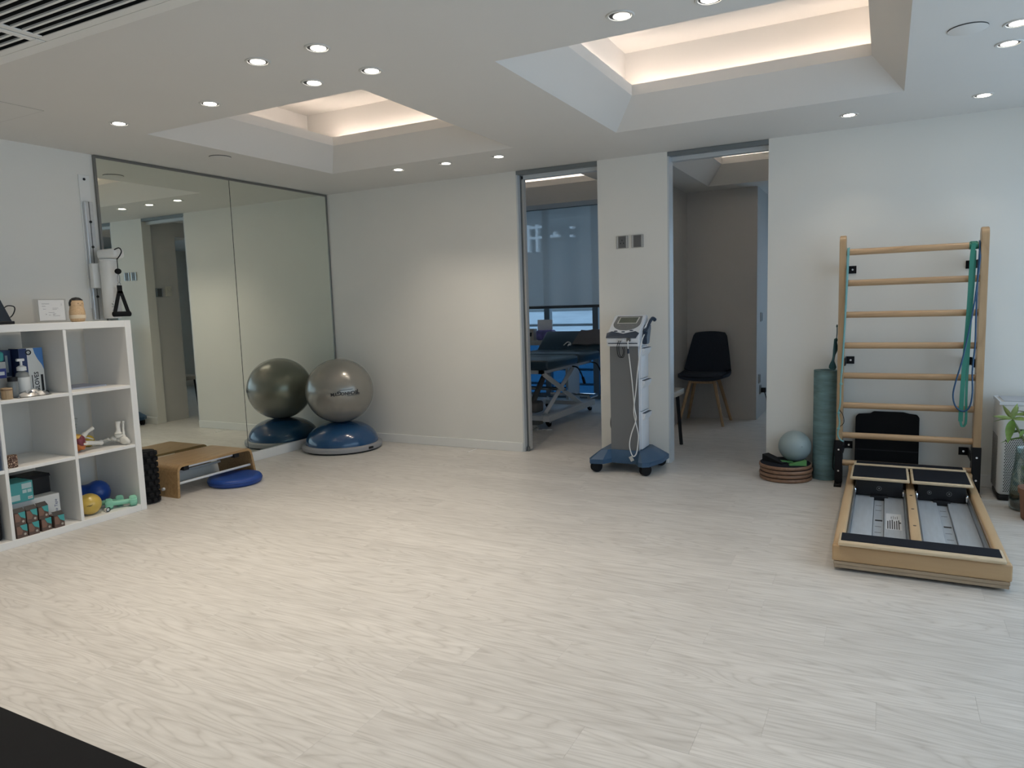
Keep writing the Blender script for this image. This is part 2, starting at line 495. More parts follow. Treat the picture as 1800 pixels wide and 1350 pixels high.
b = MB(); b.box(-1.69, -1.05, 6.895, FY + T, 0, CZ); struct(b, 'wall_chair_room', mat('dimmed_room_paint', (0.56, 0.54, 0.52), 0.75, noise=0.02, nscale=3))  # wall paint darkened, the room's dimmer light put into the colour
b = MB(); b.box(WX, -1.79, FY, FY + T, 2.36, 2.42); struct(b, 'wall_far_left', paint)
b = MB(); b.box(-1.05, -0.75, FY, FY + T, 0, CZ); b.box(0.35, RX, FY, FY + T, 0, CZ); b.box(-0.75, 0.35, FY, FY + T, 0, 0.30); b.box(-0.75, 0.35, FY, FY + T, 2.0, CZ); struct(b, 'wall_far_right', paint)

# windows: the big one of the studio, beside the camera
glass = glass_mat('window_glass')
wroot = thing('window_1', None, None, (RX, 2.2, 0.25), kind='structure'); wroot['label'] = 'wide studio window in grey metal frame'
b = MB()
b.box(RX + .02, RX + .08, -1.30, 4.78, 0.25, 0.30); b.box(RX + .02, RX + .08, -1.30, 4.78, 1.95, 2.0)
for yy in (-1.30, -0.20, 0.75, 1.70, 2.65, 3.60, 4.73): b.box(RX + .02, RX + .08, yy, yy + .05, 0.25, 2.0)
b.build('window_frame', dark_alu, wroot, 0, world=True)
for y0, y1 in ((-1.25, -0.20), (-0.15, 0.75), (0.80, 1.70), (1.75, 2.65), (2.70, 3.60), (3.65, 4.73)):
    b = MB(); b.box(RX + .045, RX + .05, y0, y1, 0.30, 1.95); b.build('pane', glass, wroot, 0, world=True)

# treatment room window, half behind a roller blind
w2 = thing('window_2', None, None, (-3.0, FY, 0), kind='structure'); w2['label'] = 'treatment room window with grey frame, blue film on the lower panes'
wf = mat('window_frame_blue_grey', (0.20, 0.24, 0.27), 0.4, 0.5)
b = MB(); b.box(WX, -1.79, FY, FY + .07, 0.0, 0.05); b.box(WX, -1.79, FY, FY + .07, 0.655, 0.715); b.box(WX, -1.79, FY, FY + .07, 2.30, 2.36)
b.build('window_frame', wf, w2, 0, world=True)
MULL = (-4.32, -3.62, -3.0, -2.38, -1.84)
for xx in MULL:
    b = MB(); b.box(xx - .035 if xx > WX else xx, xx + .035, FY - .006, FY + .076, 0.05, 2.30); b.build('mullion', wf, w2, 0, world=True)
film = glass_mat('blue_window_film', (0.16, 0.36, 0.52), 0.2)
for i in range(4):
    x0, x1 = MULL[i] + .035, MULL[i + 1] - .035
    b = MB(); b.box(x0, x1, FY + .03, FY + .036, 0.05, 0.655); b.build('lower_pane', film, w2, 0, world=True)
    b = MB(); b.box(x0, x1, FY + .03, FY + .036, 0.715, 2.30); b.build('upper_pane', glass_mat('blue_tinted_glass', (.93, .97, 1.0), .1), w2, 0, world=True)
w3 = thing('window_3', None, None, (-0.2, FY, 0.3), kind='structure'); w3['label'] = 'far window behind the chair room'
b = MB()
for xx in (-0.75, -0.22, 0.30): b.box(xx, xx + .05, FY + .02, FY + .08, 0.30, 2.0)
b.box(-.75, .35, FY + .02, FY + .08, .30, .35); b.box(-.75, .35, FY + .02, FY + .08, 1.95, 2.0)
b.build('window_frame', wf, w3, 0, world=True)
for x0, x1 in ((-.70, -.22), (-.17, .30)):
    b = MB(); b.box(x0, x1, FY + .045, FY + .05, .35, 1.95); b.build('pane', glass_mat('blue_tinted_glass'), w3, 0, world=True)

# neighbouring facade seen below and through the blind
fac = thing('neighbouring_building', 'metal clad building facade outside the treatment room window', 'building', (-4.5, 11.6, -6.0))
clad = mat('ribbed_metal_cladding', (0.22, 0.27, 0.31), 0.4, 0.35, noise=0.15, nscale=3, stretch=(0.6, 1, 4))
zz = -6.0
while zz < 0.95:
    b = MB(); b.box(-10.0, 0.2, 11.6, 11.7, zz, zz + 0.23, bevel=0.03); b.build('cladding_panel', clad, fac, 0, world=True)
    zz += 0.26
b = MB(); b.box(-10.0, 0.2, 11.67, 11.9, -6.0, 4.2); b.build('facade_wall', mat('facade_concrete', (0.10, 0.12, 0.13), 0.8), fac, 0, world=True)
wh = mat('facade_white', (0.9, 0.92, 0.93), 0.5)  # white bars and boxes that show as a pale grid through the blind
b = MB()
for k in range(3): b.box(-5.655 + k * .165, -5.61 + k * .165, 11.55, 11.68, 2.04, 2.51)
for z in (2.44, 2.26): b.box(-5.665, -5.28, 11.54, 11.66, z, z + .04)
b.build('facade_bar_grid', wh, fac, 0, world=True)
b = MB(); b.box(-5.23, -5.05, 11.55, 11.68, 2.27, 2.31); b.box(-5.15, -5.11, 11.55, 11.68, 2.31, 2.36); b.build('facade_stub_bars', wh, fac, 0, world=True)
for z in (2.39, 2.25):
    b = MB(); b.box(-4.84, -4.78, 11.55, 11.68, z, z + .04); b.build('facade_small_box', wh, fac, 0, world=True)

# trims: skirting boards, mirror plinth, door linings
b = MB(); b.box(WX, -2.475, WY - .013, WY, 0, .072, bevel=.003); struct(b, 'baseboard_back_left', gloss_white)
b = MB(); b.box(-0.68, RX, WY - .013, WY, 0, .072, bevel=.003); struct(b, 'baseboard_back_right', gloss_white)
b = MB(); b.box(-1.83, -1.33, WY - .013, WY, 0, .072, bevel=.003); struct(b, 'baseboard_middle', gloss_white)
b = MB(); b.box(WX, WX + .022, 2.82, WY - .013, 0, .072, bevel=.002); struct(b, 'trim_1', gloss_white, 'white plinth board under the wall mirror')
b = MB(); b.box(WX, WX + .013, BY, 2.78, 0, .072, bevel=.003); struct(b, 'baseboard_left', gloss_white)
lining = mat('pale_grey_lining', (0.55, 0.58, 0.60), 0.4, 0.2)
def door(n, x0, x1, label):
    r = thing('door_%d' % n, None, None, ((x0 + x1) / 2, WY, 0), kind='structure'); r['label'] = label
    b = MB(); b.box(x0, x1, WY + .004, WY + .05, CZ - .03, CZ - .002); b.build('sliding_track', mat('track_metal', (0.22, 0.24, 0.25), 0.4, 0.5), r, 0, world=True)
    b = MB(); b.box(x0, x1, WY + .05, WY + T, CZ - .058, CZ - .002); b.build('header', lining, r, 0, world=True)
    return r
d1 = door(1, -2.475, -1.83, 'open doorway of the treatment room with sliding track')
b = MB(); b.box(-2.475, -2.463, WY + .002, WY + T, 0, CZ - .03); b.build('door_lining', lining, d1, 0, world=True)
b = MB(); b.box(-2.463, -2.452, WY + .045, WY + .05, 0, CZ - .03); b.build('door_seal', dark_alu, d1, 0, world=True)
b = MB(); b.box(-2.463, -2.437, WY + .05, WY + .09, 0.012, CZ - .032, bevel=.002); b.build('sliding_door_edge', mat('door_leaf_grey', (0.42, 0.41, 0.39), 0.5), d1, 0, world=True)
b = MB(); b.cyl((-2.45, WY + .035, 0.0), (-2.45, WY + .035, 0.035), 0.012, n=12); b.build('floor_guide', dark_alu, d1, world=True)
d2 = door(2, -1.33, -0.68, 'open doorway of the chair room with sliding track')
b = MB(); b.box(-1.33, -1.318, WY + .002, WY + T, 0, CZ - .03); b.build('door_lining', lining, d2, 0, world=True)

# air grilles in the ceiling
def grille(x0, x1, label):
    g = thing('air_grille', label, 'air grille', ((x0 + x1) / 2, 1.35, CZ), group='ceiling air grilles')
    y0, y1, z0, z1 = 1.09, 1.615, CZ - .006, CZ - .001
    b = MB(); fwid = .032
    b.box(x0, x1, y1 - fwid, y1, z0, z1, .003); b.box(x0, x1, y0, y0 + fwid, z0, z1, .003)
    b.box(x0, x0 + fwid, y0 + fwid, y1 - fwid, z0, z1, .003); b.box(x1 - fwid, x1, y0 + fwid, y1 - fwid, z0, z1, .003)
    b.build('grille_frame', gloss_white, g, 0, world=True)
    yy = y0 + fwid + .022
    while yy < y1 - fwid - .01:
        b = MB(); b.box(x0 + fwid, x1 - fwid, yy, yy + .010, z0 + .001, z0 + .007); b.build('slat', gloss_white, g, 0, world=True)
        yy += .037
grille(-2.665, -1.50, 'wide white slatted air grille in the ceiling above the shelf')
grille(-3.60, -2.673, 'neighbouring white air grille cut by the picture edge in the ceiling')
b = MB(); b.box(-3.62, -1.48, 1.618, 1.665, CZ - .004, CZ - .0005); struct(b, 'grille_surround', gloss_white, parent=ceiling)

# downlights
trim_m = mat('downlight_trim', (0.62, 0.61, 0.58), 0.5)
inner_m = mat('downlight_inner', (0.05, 0.05, 0.05), 0.5)
lamp_m = emit_mat('downlight_lamp', (1.0, 0.93, 0.82), 14.0)
def downlight(x, y, label, tilt=0.0, power=None, aim=(0, 0)):
    r = thing('downlight', label, 'downlight', (x, y, CZ), group='recessed ceiling downlights')
    b = MB(); b.lathe([(0.038, -0.0012), (0.040, -0.004), (0.047, -0.004), (0.050, -0.0005)], n=32); b.build('trim_ring', trim_m, r)
    b = MB(); b.lathe([(0.0, -0.0006), (0.0395, -0.0006), (0.0395, -0.0012), (0.0, -0.0012)], n=28); b.build('inner_ring', inner_m, r)
    b = MB(); M = Matrix.Rotation(tilt, 3, 'X'); b.lathe([(0.0, -0.0045), (0.022, -0.0042), (0.029, -0.0026), (0.029, -0.0016)], n=28, c=(tilt * .012, tilt * .02, 0)); b.build('lamp', lamp_m, r)
    l = bpy.data.lights.new('downlight_beam', 'SPOT'); l.energy = power or DOWNLIGHT_W; l.color = (1.0, 0.885, 0.735)
    l.spot_size = math.radians(100); l.spot_blend = 0.9; l.shadow_soft_size = 0.033
    lo = bpy.data.objects.new('downlight_beam', l); COL.objects.link(lo); lo.parent = r; lo.location = (0, 0, -0.012)
    lo.rotation_euler = (aim[1], aim[0], 0)
DL = [(-1.925, 2.182, 'downlight at the top of the square of four between the ceiling coffers'), (-2.224, 2.171, 'downlight closest to the air grille in the square of four'),
      (-1.924, 2.499, 'downlight of the square of four nearest the big lit coffer'), (-2.234, 2.487, 'downlight of the square of four nearest the smaller looking coffer'),
      (-2.85, 2.466, 'single downlight in front of the coffer by the mirror'), (-3.515, 2.458, 'downlight closest to the wall above the white shelf'),
      (-0.842, 2.502, 'downlight in front of the coffer towards the wall bars'),
      (-3.13, 4.323, 'downlight of the row of three before the plain wall, nearest the mirror'), (-2.735, 4.334, 'middle downlight of the row of three before the plain wall'),
      (-2.329, 4.347, 'downlight of the row of three before the plain wall, nearest the doorway'),
      (-0.206, 4.524, 'small downlight between the wall bars and the chair room doorway'), (0.413, 4.481, 'downlight above the right post of the wall bars'),
      (0.415, 3.62, 'downlight beside the concealed cover by the window side'), (0.412, 3.369, 'downlight cut by the right picture edge'),
      (-0.541, 2.53, 'downlight barely showing at the top picture edge')]
for k, (x, y, lab) in enumerate(DL): downlight(x, y, lab, tilt=random.choice((0, 0.15, 0.3)), power=DOWNLIGHT_W * (0.30 if 10 <= k <= 13 else 0.85 if 7 <= k <= 9 else 1.5 if k in (4, 5) else 1.15))
for x, y, lab_ in ((-3.65, 0.9, 'added unseen downlight near the wall before the white shelf'), (-3.65, -0.5, 'added unseen downlight near the wall far behind the white shelf'), (-2.9, 0.55, 'added unseen downlight above the far end of the black mat'), (-1.93, 0.55, 'added unseen downlight above the middle of the black mat'), (-0.85, 0.55, 'added unseen downlight above the near end of the black mat'), (0.40, 0.9, 'added unseen downlight by the studio window behind the slide trainer')):
    downlight(x, y, lab_, power=DOWNLIGHT_W * 1.7)  # lamps added out of view to brighten the foreground and left wall
# ------------------------------------------------------------------ mirror wall
mir = thing('wall_mirror', 'large two-panel wall mirror with thin metal frame beside the white shelf', 'mirror', (WX, 3.85, 0.075))
mm = mirror_mat()
b = MB(); b.box(WX + .002, WX + .012, 2.834, 3.842, .076, 2.112); b.build('mirror_panel', mm, mir, 0, world=True)
b = MB(); b.box(WX + .002, WX + .012, 3.846, 4.874, .076, 2.112); b.build('mirror_panel', mm, mir, 0, world=True)
fm = mat('mirror_frame_metal', (0.22, 0.22, 0.21), 0.35, 0.7)
b = MB(); b.box(WX + .001, WX + .018, 2.820, 4.884, 2.112, 2.127, .001); b.build('frame_top', fm, mir, 0, world=True)
for y0, y1 in ((2.820, 2.834), (4.874, 4.884)):
    b = MB(); b.box(WX + .001, WX + .018, y0, y1, .074, 2.112, .001); b.build('frame_side', fm, mir, 0, world=True)
b = MB(); b.box(WX + .001, WX + .013, 3.842, 3.846, .076, 2.112); b.build('panel_joint', mat('mirror_joint', (0.03, 0.035, 0.03), 0.5), mir, 0, world=True)

# ------------------------------------------------------------------ cube shelf
sh = thing('cube_shelf', 'white open-backed cube shelf of three rows standing before the left wall', 'shelf', (-4.08, 2.11, 0))
lam = mat('white_laminate', (0.80, 0.79, 0.765), 0.45)
X0, X1 = -4.275, -3.88
Y0, Y1 = 1.552, 2.675
SHY = [1.590, 1.931, 2.284]     # start of compartments
DIV = [(1.931, 1.948), (2.284, 2.301)]
ROWS = [(0.382, 0.400), (0.730, 0.748)]
def shp(n, *a): b = MB(); b.box(*a, bevel=.0015, seg=1); return b.build(n, lam, sh, 0, world=True)
shp('top_board', X0, X1, Y0, Y1 - .038, 1.085, 1.123); shp('bottom_board', X0, X1, Y0, Y1 - .038, 0, .038)
shp('side_panel', X0, X1, Y1 - .038, Y1, 0, 1.123); shp('side_panel', X0, X1, Y0 - .038, Y0, 0, 1.123)
for d in DIV: shp('divider', X0, X1 - .002, d[0], d[1], .038, 1.085)
cols = [(Y0, DIV[0][0]), (DIV[0][1], DIV[1][0]), (DIV[1][1], Y1 - .038)]
for r in ROWS:
    for c in cols: shp('shelf_board', X0, X1 - .002, c[0], c[1], r[0], r[1])

ST, S2, S1, S0 = 1.1235, 0.7485, 0.4005, 0.0385     # tops of the boards
# --- on top: laptop, card in acrylic holder, wooden doll
lt = thing('tablet_stand', 'black tablet on a stand with cable loop on top of the white shelf', 'tablet', (-4.03, 1.975, ST))
b = MB(); b.box(-.06, .06, -.14, .125, 0, .016, .003); b.build('base', black_plastic, lt)
b = MB(); b.prism([(-.05, -.13, .014), (-.05, .163, .014), (-.05, .112, .140), (-.05, -.13, .140)], (.012, 0, 0)); b.build('screen_panel', mat('black_gloss', (0.01, 0.01, 0.012), 0.15), lt, 0)
b = MB(); b.tube([(-.055, .13, .075), (-.055, .155, .095), (-.055, .185, .093), (-.055, .192, .078), (-.055, .18, .05), (-.055, .165, .035)], .003, 8, sub=5); b.build('cable', black_plastic, lt)

ch = thing('card_holder', 'clear acrylic holder with printed white card on the shelf top', 'card holder', (-4.02, 2.31, ST), rotz=0.10)
acr = glass_mat('acrylic', (0.985, 0.985, 0.985), 0.15)
b = MB(); b.box(.004, .008, -.092, .092, .006, .128, .0008); b.build('front_sheet', acr, ch, 0)
b = MB(); b.box(-.006, -.002, -.092, .092, .006, .128, .0008); b.build('back_sheet', acr, ch, 0)
b = MB(); b.box(-.03, .03, -.092, .092, 0, .006, .001); b.build('foot', acr, ch, 0)
cd = MB(); cd.box(-.001, .003, -.064, .082, .012, .122); card = cd.build('card', mat('white_paper', (0.80, 0.80, 0.80), 0.7), ch, 0)
def MX(x, y, z): return Matrix(((0, 0, 1, x), (1, 0, 0, y), (0, 1, 0, z), (0, 0, 0, 1)))   # lettering that faces +X, reading along +Y
ink = mat('grey_ink', (0.22, 0.22, 0.24), 0.8)
b = MB()
b.box(.003, .0034, -.046, -.004, .1005, .1025); b.box(.003, .0034, -.046, -.026, .0885, .0905)
for y0, y1, z in ((-.04, -.025, .073), (.012, .045, .077), (.012, .036, .071), (-.012, .022, .054), (.012, .03, .046), (.012, .022, .042), (.012, .052, .036), (-.012, 0, .041)): b.box(.003, .0034, y0, y1, z, z + .0016)
b.text('J', .012, MX(.0032, .065, .098), .0002)
b.build('printed_lines', ink, card, 0)
b = MB(); b.prism([(.003, -.030, .040), (.003, -.022, .046), (.003, -.030, .050), (.003, -.026, .045)], (.0004, 0, 0)); b.build('arrow_mark', ink, card, 0)

dl = thing('wooden_doll', 'pale wooden peg doll with black hair on the shelf top', 'doll', (-4.03, 2.462, ST))
dw = wood_mat('doll_wood', (0.62, 0.43, 0.25), (0.50, 0.32, 0.17), .45, 'x', 3)
b = MB(); b.lathe([(0, 0), (.030, 0), (.036, .006), (.040, .03), (.040, .055), (.036, .075), (.0345, .082), (.036, .092), (.036, .106), (.030, .122), (.018, .132), (0, .135)], n=32); b.build('body', dw, dl, 60)
b = MB(); b.lathe([(.0395, .018), (.0408, .02), (.0410, .036), (.0402, .038)], n=32); b.build('painted_band', mat('doll_cream', (0.70, 0.58, 0.42), .5), dl, 60)
# hair cap: upper shell, lower at the back
b = MB()
def hair(u, v):
    a = 2 * PI * u; lowz = 0.118 if math.cos(a) > 0.2 else 0.088
    t = v; z = lowz + (0.1365 - lowz) * t
    prof = [(.086, .0362), (.106, .0364), (.122, .0306), (.132, .0188), (.1366, 0.0)]
    r = 0.0
    for (z0, r0), (z1, r1) in zip(prof, prof[1:]):
        if z0 <= z <= z1: r = r0 + (r1 - r0) * ((z - z0) / (z1 - z0))
    return ((r + .0008) * math.cos(a), (r + .0008) * math.sin(a), z + .0008)
b.grid(hair, 36, 10); b.build('hair', mat('doll_hair', (0.012, 0.011, 0.010), .5), dl, 60)
b = MB()
for s in (-1, 1): b.sphere((.0345, s * .011, .101), .0022, 8, 6)
b.build('eyes', black_plastic, dl)
b = MB(); b.tube([(.0355, -.004, .0925), (.0365, 0, .0915), (.0355, .004, .0925)], .0007, 6); b.build('mouth', black_plastic, dl)

# --- top row: paper pad, glove box, bottle, foil pouch, pen, wooden cup, blue box, teal pack
pd = thing('notepad', 'thin pale notepad lying in the upper compartment next to the mirror', 'notepad', (-4.10, 2.49, S2))
b = MB(); b.box(-.13, .09, -.11, .09, 0, .006, .001, 1); b.build('pages', mat('paper_blue_white', (0.62, 0.65, 0.72), .7), pd, 0)
b = MB(); b.box(-.131, .091, -.111, .091, .006, .0075); b.build('cover', mat('pad_cover', (0.45, 0.47, 0.58), .6), pd, 0)

gb = thing('glove_box', 'white and blue glove box standing on end in the upper compartment', 'box', (-4.10, 2.205, S2), rotz=-0.08)
b = MB(); b.box(-.055, .055, -.058, .058, 0, .245, .0015, 1); b.build('carton', mat('carton_white', (0.70, 0.70, 0.67), .55), gb, 0)
navy = mat('print_navy', (0.012, 0.03, 0.12), .5)
b = MB(); b.box(.055, .0556, -.058, -.020, .001, .244); b.box(-.054, .054, -.0586, -.058, .001, .244); b.build('navy_stripe', navy, gb, 0)
b = MB(); b.prism([(.0552, .012, .2445), (.0552, .0575, .2445), (.0552, .0575, .125), (.0552, .050, .150), (.0552, .030, .185), (.0552, .018, .215)], (.0005, 0, 0)); b.build('blue_swoosh', mat('print_blue', (0.06, 0.20, 0.50), .5), gb, 0)
def MXv(x, y, z): return Matrix(((0, 0, 1, x), (0, -1, 0, y), (1, 0, 0, z), (0, 0, 0, 1)))  # reads upward
b = MB(); b.text('GLOVES', .030, MXv(.0556, .018, .062), .0002, bold=.0006); b.box(.0552, .0557, .038, .050, .012, .10); b.box(.0552, .0557, -.006, -.002, .03, .10)
b.build('print_lettering', black_plastic, gb, 0)
b = MB(); b.lathe([(.008, 0), (.0145, 0), (.0145, .0008), (.008, .0008)], (.0555, -.012, .222), 20, Matrix.Rotation(PI / 2, 3, 'Y')); b.text('S', .016, MX(.0562, -.012, .222), .0002); b.build('size_mark', black_plastic, gb, 0)

sp = thing('glove_box', 'dark navy printed box behind the pump bottle', 'box', (-4.17, 2.10, S2), rotz=0.0)
b = MB(); b.box(-.05, .04, -.075, .045, 0, .238, .0015, 1); b.build('carton', mat('carton_navy', (0.05, 0.08, 0.16), .5), sp, 0)
b = MB(); b.box(.04, .0405, -.07, -.01, .10, .19); b.box(.04, .0405, .0, .04, .03, .10); b.build('print_patch', mat('print_grey_blue', (0.35, 0.40, 0.48), .5), sp, 0)
b = MB(); b.box(.0404, .0409, .016, .028, .12, .21); b.build('print_block', mat('print_pale', (0.45, 0.5, 0.5), .5), sp, 0)
tp = thing('tissue_pack', 'teal soft pack lying on boxes in the upper compartment', 'pack', (-4.08, 2.03, S2 + .185))
b = MB(); b.box(-.06, .06, -.06, .028, 0, .052, .012, 3); b.build('pack', mat('teal_wrap', (0.05, 0.33, 0.32), .45), tp)
b = MB(); b.box(-.045, .045, -.04, .012, .052, .0535, .0006, 1); b.build('label', mat('teal_label', (0.10, 0.42, 0.40), .4), tp, 0)
bb = thing('carton_box', 'blue and white small carton under the teal pack', 'box', (-4.08, 2.03, S2))
b = MB(); b.box(-.06, .06, -.07, .030, 0, .184, .0015, 1); b.build('carton', mat('carton_grey', (0.42, 0.43, 0.42), .5), bb, 0)
b = MB(); b.box(.06, .0606, -.06, .028, .10, .15); b.build('blue_band', mat('print_violet_blue', (0.03, 0.05, 0.25), .5), bb, 0)
b = MB(); b.box(.0605, .0609, -.04, .02, .116, .134); b.build('print_block', white_plastic, bb, 0)
pb = thing('pump_bottle', 'clear pump bottle with white dispenser head before the glove box', 'bottle', (-3.985, 2.115, S2))
b = MB(); b.lathe([(0, 0), (.029, 0), (.031, .004), (.031, .105), (.026, .122), (.013, .130), (.013, .135), (0, .135)], n=28); b.build('bottle', mat('clear_bottle', (0.55, 0.57, 0.56), .2, trans=.55), pb, 50)
b = MB(); b.lathe([(.0315, .02), (.0318, .021), (.0318, .098), (.0315, .099)], n=28); b.build('label', mat('bottle_label', (0.62, 0.64, 0.64), .5), pb)
b = MB(); b.lathe([(0, .133), (.022, .133), (.022, .152), (.012, .158), (.006, .160), (.006, .185), (0, .185)], n=20); b.box(-.008, .008, -.022, .016, .182, .196, .004); b.build('pump_head', white_plastic, pb)
jb = thing('jar', 'small clear jar with dark lid beside the pump bottle', 'jar', (-3.965, 2.055, S2))
b = MB(); b.lathe([(0, 0), (.022, 0), (.024, .005), (.024, .075), (.020, .085), (0, .085)], n=24); b.build('body', mat('clear_jar', (0.35, 0.38, 0.38), .2, trans=.5), jb, 50)
b = MB(); b.lathe([(0, .084), (.023, .084), (.023, .105), (0, .107)], n=24); b.build('lid', black_plastic, jb)
cp = thing('wooden_cup', 'little wooden cup at the edge of the upper compartment', 'cup', (-3.93, 2.005, S2))
b = MB(); b.lathe([(0, 0), (.022, 0), (.024, .003), (.025, .055), (.0225, .057), (.021, .055), (.020, .006), (0, .006)], n=24); b.build('cup', wood_mat('cup_wood', (0.50, 0.36, 0.22), (0.36, 0.24, 0.13), .5, 'z', 4), cp, 50)
b = MB(); b.lathe([(.0252, .044), (.0258, .045), (.0258, .050), (.0252, .051)], n=24); b.build('rim_band', mat('cup_band', (0.22, 0.14, 0.08), .5), cp)
fp = thing('foil_pouch', 'crumpled silver foil pouch in front of the glove box', 'pouch', (-3.945, 2.125, S2))
b = MB(); rr2 = random.Random(5)
hts = [[rr2.uniform(-.006, .008) for _ in range(13)] for _ in range(9)]
def foil(u, v):
    i, j = min(int(u * 12), 12), min(int(v * 8), 8)
    env = (math.sin(PI * min(max(u, 0.0), 1.0)) ** .5) * (math.sin(PI * v) ** .6)
    return (-.045 + .09 * v, -.085 + .17 * u, .003 + env * (.026 + hts[j][i]))
b.grid(foil, 12, 8); b.grid(lambda u, v: (-.045 + .09 * v, -.085 + .17 * u, .0004), 1, 1); b.build('foil', mat('silver_foil', (0.72, 0.72, 0.72), .22, 1.0), fp, 18)
b = MB(); b.box(-.02, .02, -.083, -.074, .003, .006); b.build('seal', mat('foil_seal', (0.6, 0.6, 0.6), .4, .8), fp, 0)
pn = thing('pen', 'black pen lying beside the glove box', 'pen', (-4.06, 2.268, S2), rotz=-0.35)
b = MB(); b.cyl((-.07, 0, .006), (.055, 0, .006), .0055, n=10); b.build('barrel', black_plastic, pn)
b = MB(); b.cyl((.055, 0, .006), (.072, 0, .006), .0055, .001, n=10); b.build('tip', black_plastic, pn)

# --- middle row: patterned roll, anatomical models, small yellow ball, blue book
tr = thing('tape_roll', 'small leopard patterned tape roll on the middle shelf', 'tape roll', (-3.925, 1.990, S1))
b = MB(); b.lathe([(.012, 0), (.024, 0), (.025, .002), (.025, .060), (.024, .062), (.012, .062), (.012, 0)], n=24)
lm = mat('leopard_print', (0.42, 0.24, 0.14), .6)
nt = lm.node_tree; vo = nt.nodes.new('ShaderNodeTexVoronoi'); vo.inputs['Scale'].default_value = 110; vo.feature = 'DISTANCE_TO_EDGE'
rp = nt.nodes.new('ShaderNodeValToRGB'); rp.color_ramp.elements[0].color = (0.06, 0.02, 0.012, 1); rp.color_ramp.elements[1].color = (0.62, 0.45, 0.32, 1); rp.color_ramp.elements[0].position = .08; rp.color_ramp.elements[1].position = .3
tcn = nt.nodes.new('ShaderNodeTexCoord'); nt.links.new(tcn.outputs['Object'], vo.inputs['Vector']); nt.links.new(vo.outputs['Distance'], rp.inputs['Fac']); nt.links.new(rp.outputs['Color'], nt.nodes['Principled BSDF'].inputs['Base Color'])
b.build('roll', lm, tr)
b = MB(); b.lathe([(.010, .001), (.012, .001), (.012, .061), (.010, .061), (.010, .001)], n=20); b.build('core', mat('cardboard', (0.45, 0.33, 0.21), .8), tr)
bk = thing('blue_folder', 'blue folder standing in the compartment at the left picture edge', 'folder', (-3.97, 1.895, S1))
b = MB(); b.box(-.08, .08, -.012, .022, 0, .215, .002, 1); b.build('folder', mat('folder_blue', (0.02, 0.16, 0.42), .4), bk, 0)
b = MB(); b.box(.08, .0804, -.006, .016, .03, .06); b.build('print', mat('print_cyan', (0.25, 0.45, 0.65), .5), bk, 0)

bone = mat('bone_plastic', (0.74, 0.72, 0.66), .5, noise=.06, nscale=30)
def lumpy(mb, amp, seed):
    r = random.Random(seed); ph = [(r.uniform(60, 160), r.uniform(60, 160), r.uniform(60, 160), r.uniform(0, 6)) for _ in range(4)]
    mb.bm.normal_update()
    for v in mb.bm.verts:
        k = sum(math.sin(v.co.x * a_ + v.co.y * b_ + v.co.z * c_ + d_) for a_, b_, c_, d_ in ph) / 4
        v.co += v.normal * amp * k
    return mb
ft = thing('foot_skeleton', 'white foot and ankle skeleton model on the middle shelf', 'anatomical model', (-3.95, 2.575, S1))
b = MB(); b.tube([(.004, .006, .066), (.002, .007, .078), (0, .009, .10), (-.002, .012, .138)], [.023, .019, .014, .0125, .0125, .015], 14, sub=5); lumpy(b, .002, 1).build('tibia', bone, ft, 70)
b = MB(); b.tube([(.010, .034, .048), (.008, .036, .075), (.006, .038, .10), (.004, .041, .136)], [.011, .008, .0055, .006, .0085], 10, sub=5); lumpy(b, .0015, 2).build('fibula', bone, ft, 70)
b = MB(); b.sphere((-.002, .010, .056), (.026, .022, .015), 20, 12); lumpy(b, .004, 3).build('talus', bone, ft, 70)
b = MB(); b.sphere((.024, .026, .026), (.034, .017, .024), 22, 14, M=Matrix.Rotation(.35, 3, 'Z') @ Matrix.Rotation(.35, 3, 'Y')); lumpy(b, .005, 4).build('heel_bone', bone, ft, 70)
b = MB(); b.sphere((-.026, -.004, .040), (.018, .020, .013), 16, 10); lumpy(b, .004, 5).build('navicular', bone, ft, 70)
b = MB(); b.sphere((-.012, .016, .028), (.020, .013, .013), 16, 10); lumpy(b, .004, 6).build('cuboid', bone, ft, 70)
for k in range(5):
    s_ = (k - 2) * .010
    b = MB(); b.tube([(-.036, -.010 + s_, .040 - .004 * k), (-.055, -.020 + s_ * 1.2, .034 - .003 * k), (-.078, -.030 + s_ * 1.5, .020 - .001 * k), (-.092, -.036 + s_ * 1.6, .012), (-.112, -.043 + s_ * 1.7, .006)], [.0085, .006, .0045, .0045, .0065, .0050, .0055], 8, sub=4); lumpy(b, .001, 10 + k).build('toe_bone', bone, ft, 70)
yb = thing('small_ball', 'small yellow ball beside the foot skeleton', 'ball', (-4.085, 2.485, S1))
b = MB(); b.sphere((0, 0, .034), .034, 28, 18); b.build('ball', mat('yellow_rubber', (0.62, 0.42, 0.04), .5), yb, 60)
b = MB(); b.lathe([(.004, 0), (.006, .0012), (.004, .0015)], (.0335, 0, .034), 12, Matrix.Rotation(PI / 2, 3, 'Y')); b.build('valve', mat('yellow_valve', (0.5, 0.33, 0.03), .5), yb)
hd = thing('shoulder_model', 'muscle and bone shoulder joint model in red and orange with white long bones', 'anatomical model', (-3.97, 2.365, S1))
b = MB(); b.sphere((.0, .0, .039), (.034, .031, .032), 24, 16); lumpy(b, .006, 21).build('base_pad', mat('model_orange', (0.55, 0.17, 0.04), .5), hd, 60)
b = MB(); b.sphere((.01, -.004, .062), (.030, .028, .032), 24, 16); lumpy(b, .008, 22).build('muscle', mat('model_maroon', (0.18, 0.03, 0.045), .45, noise=.25, nscale=60), hd, 60)
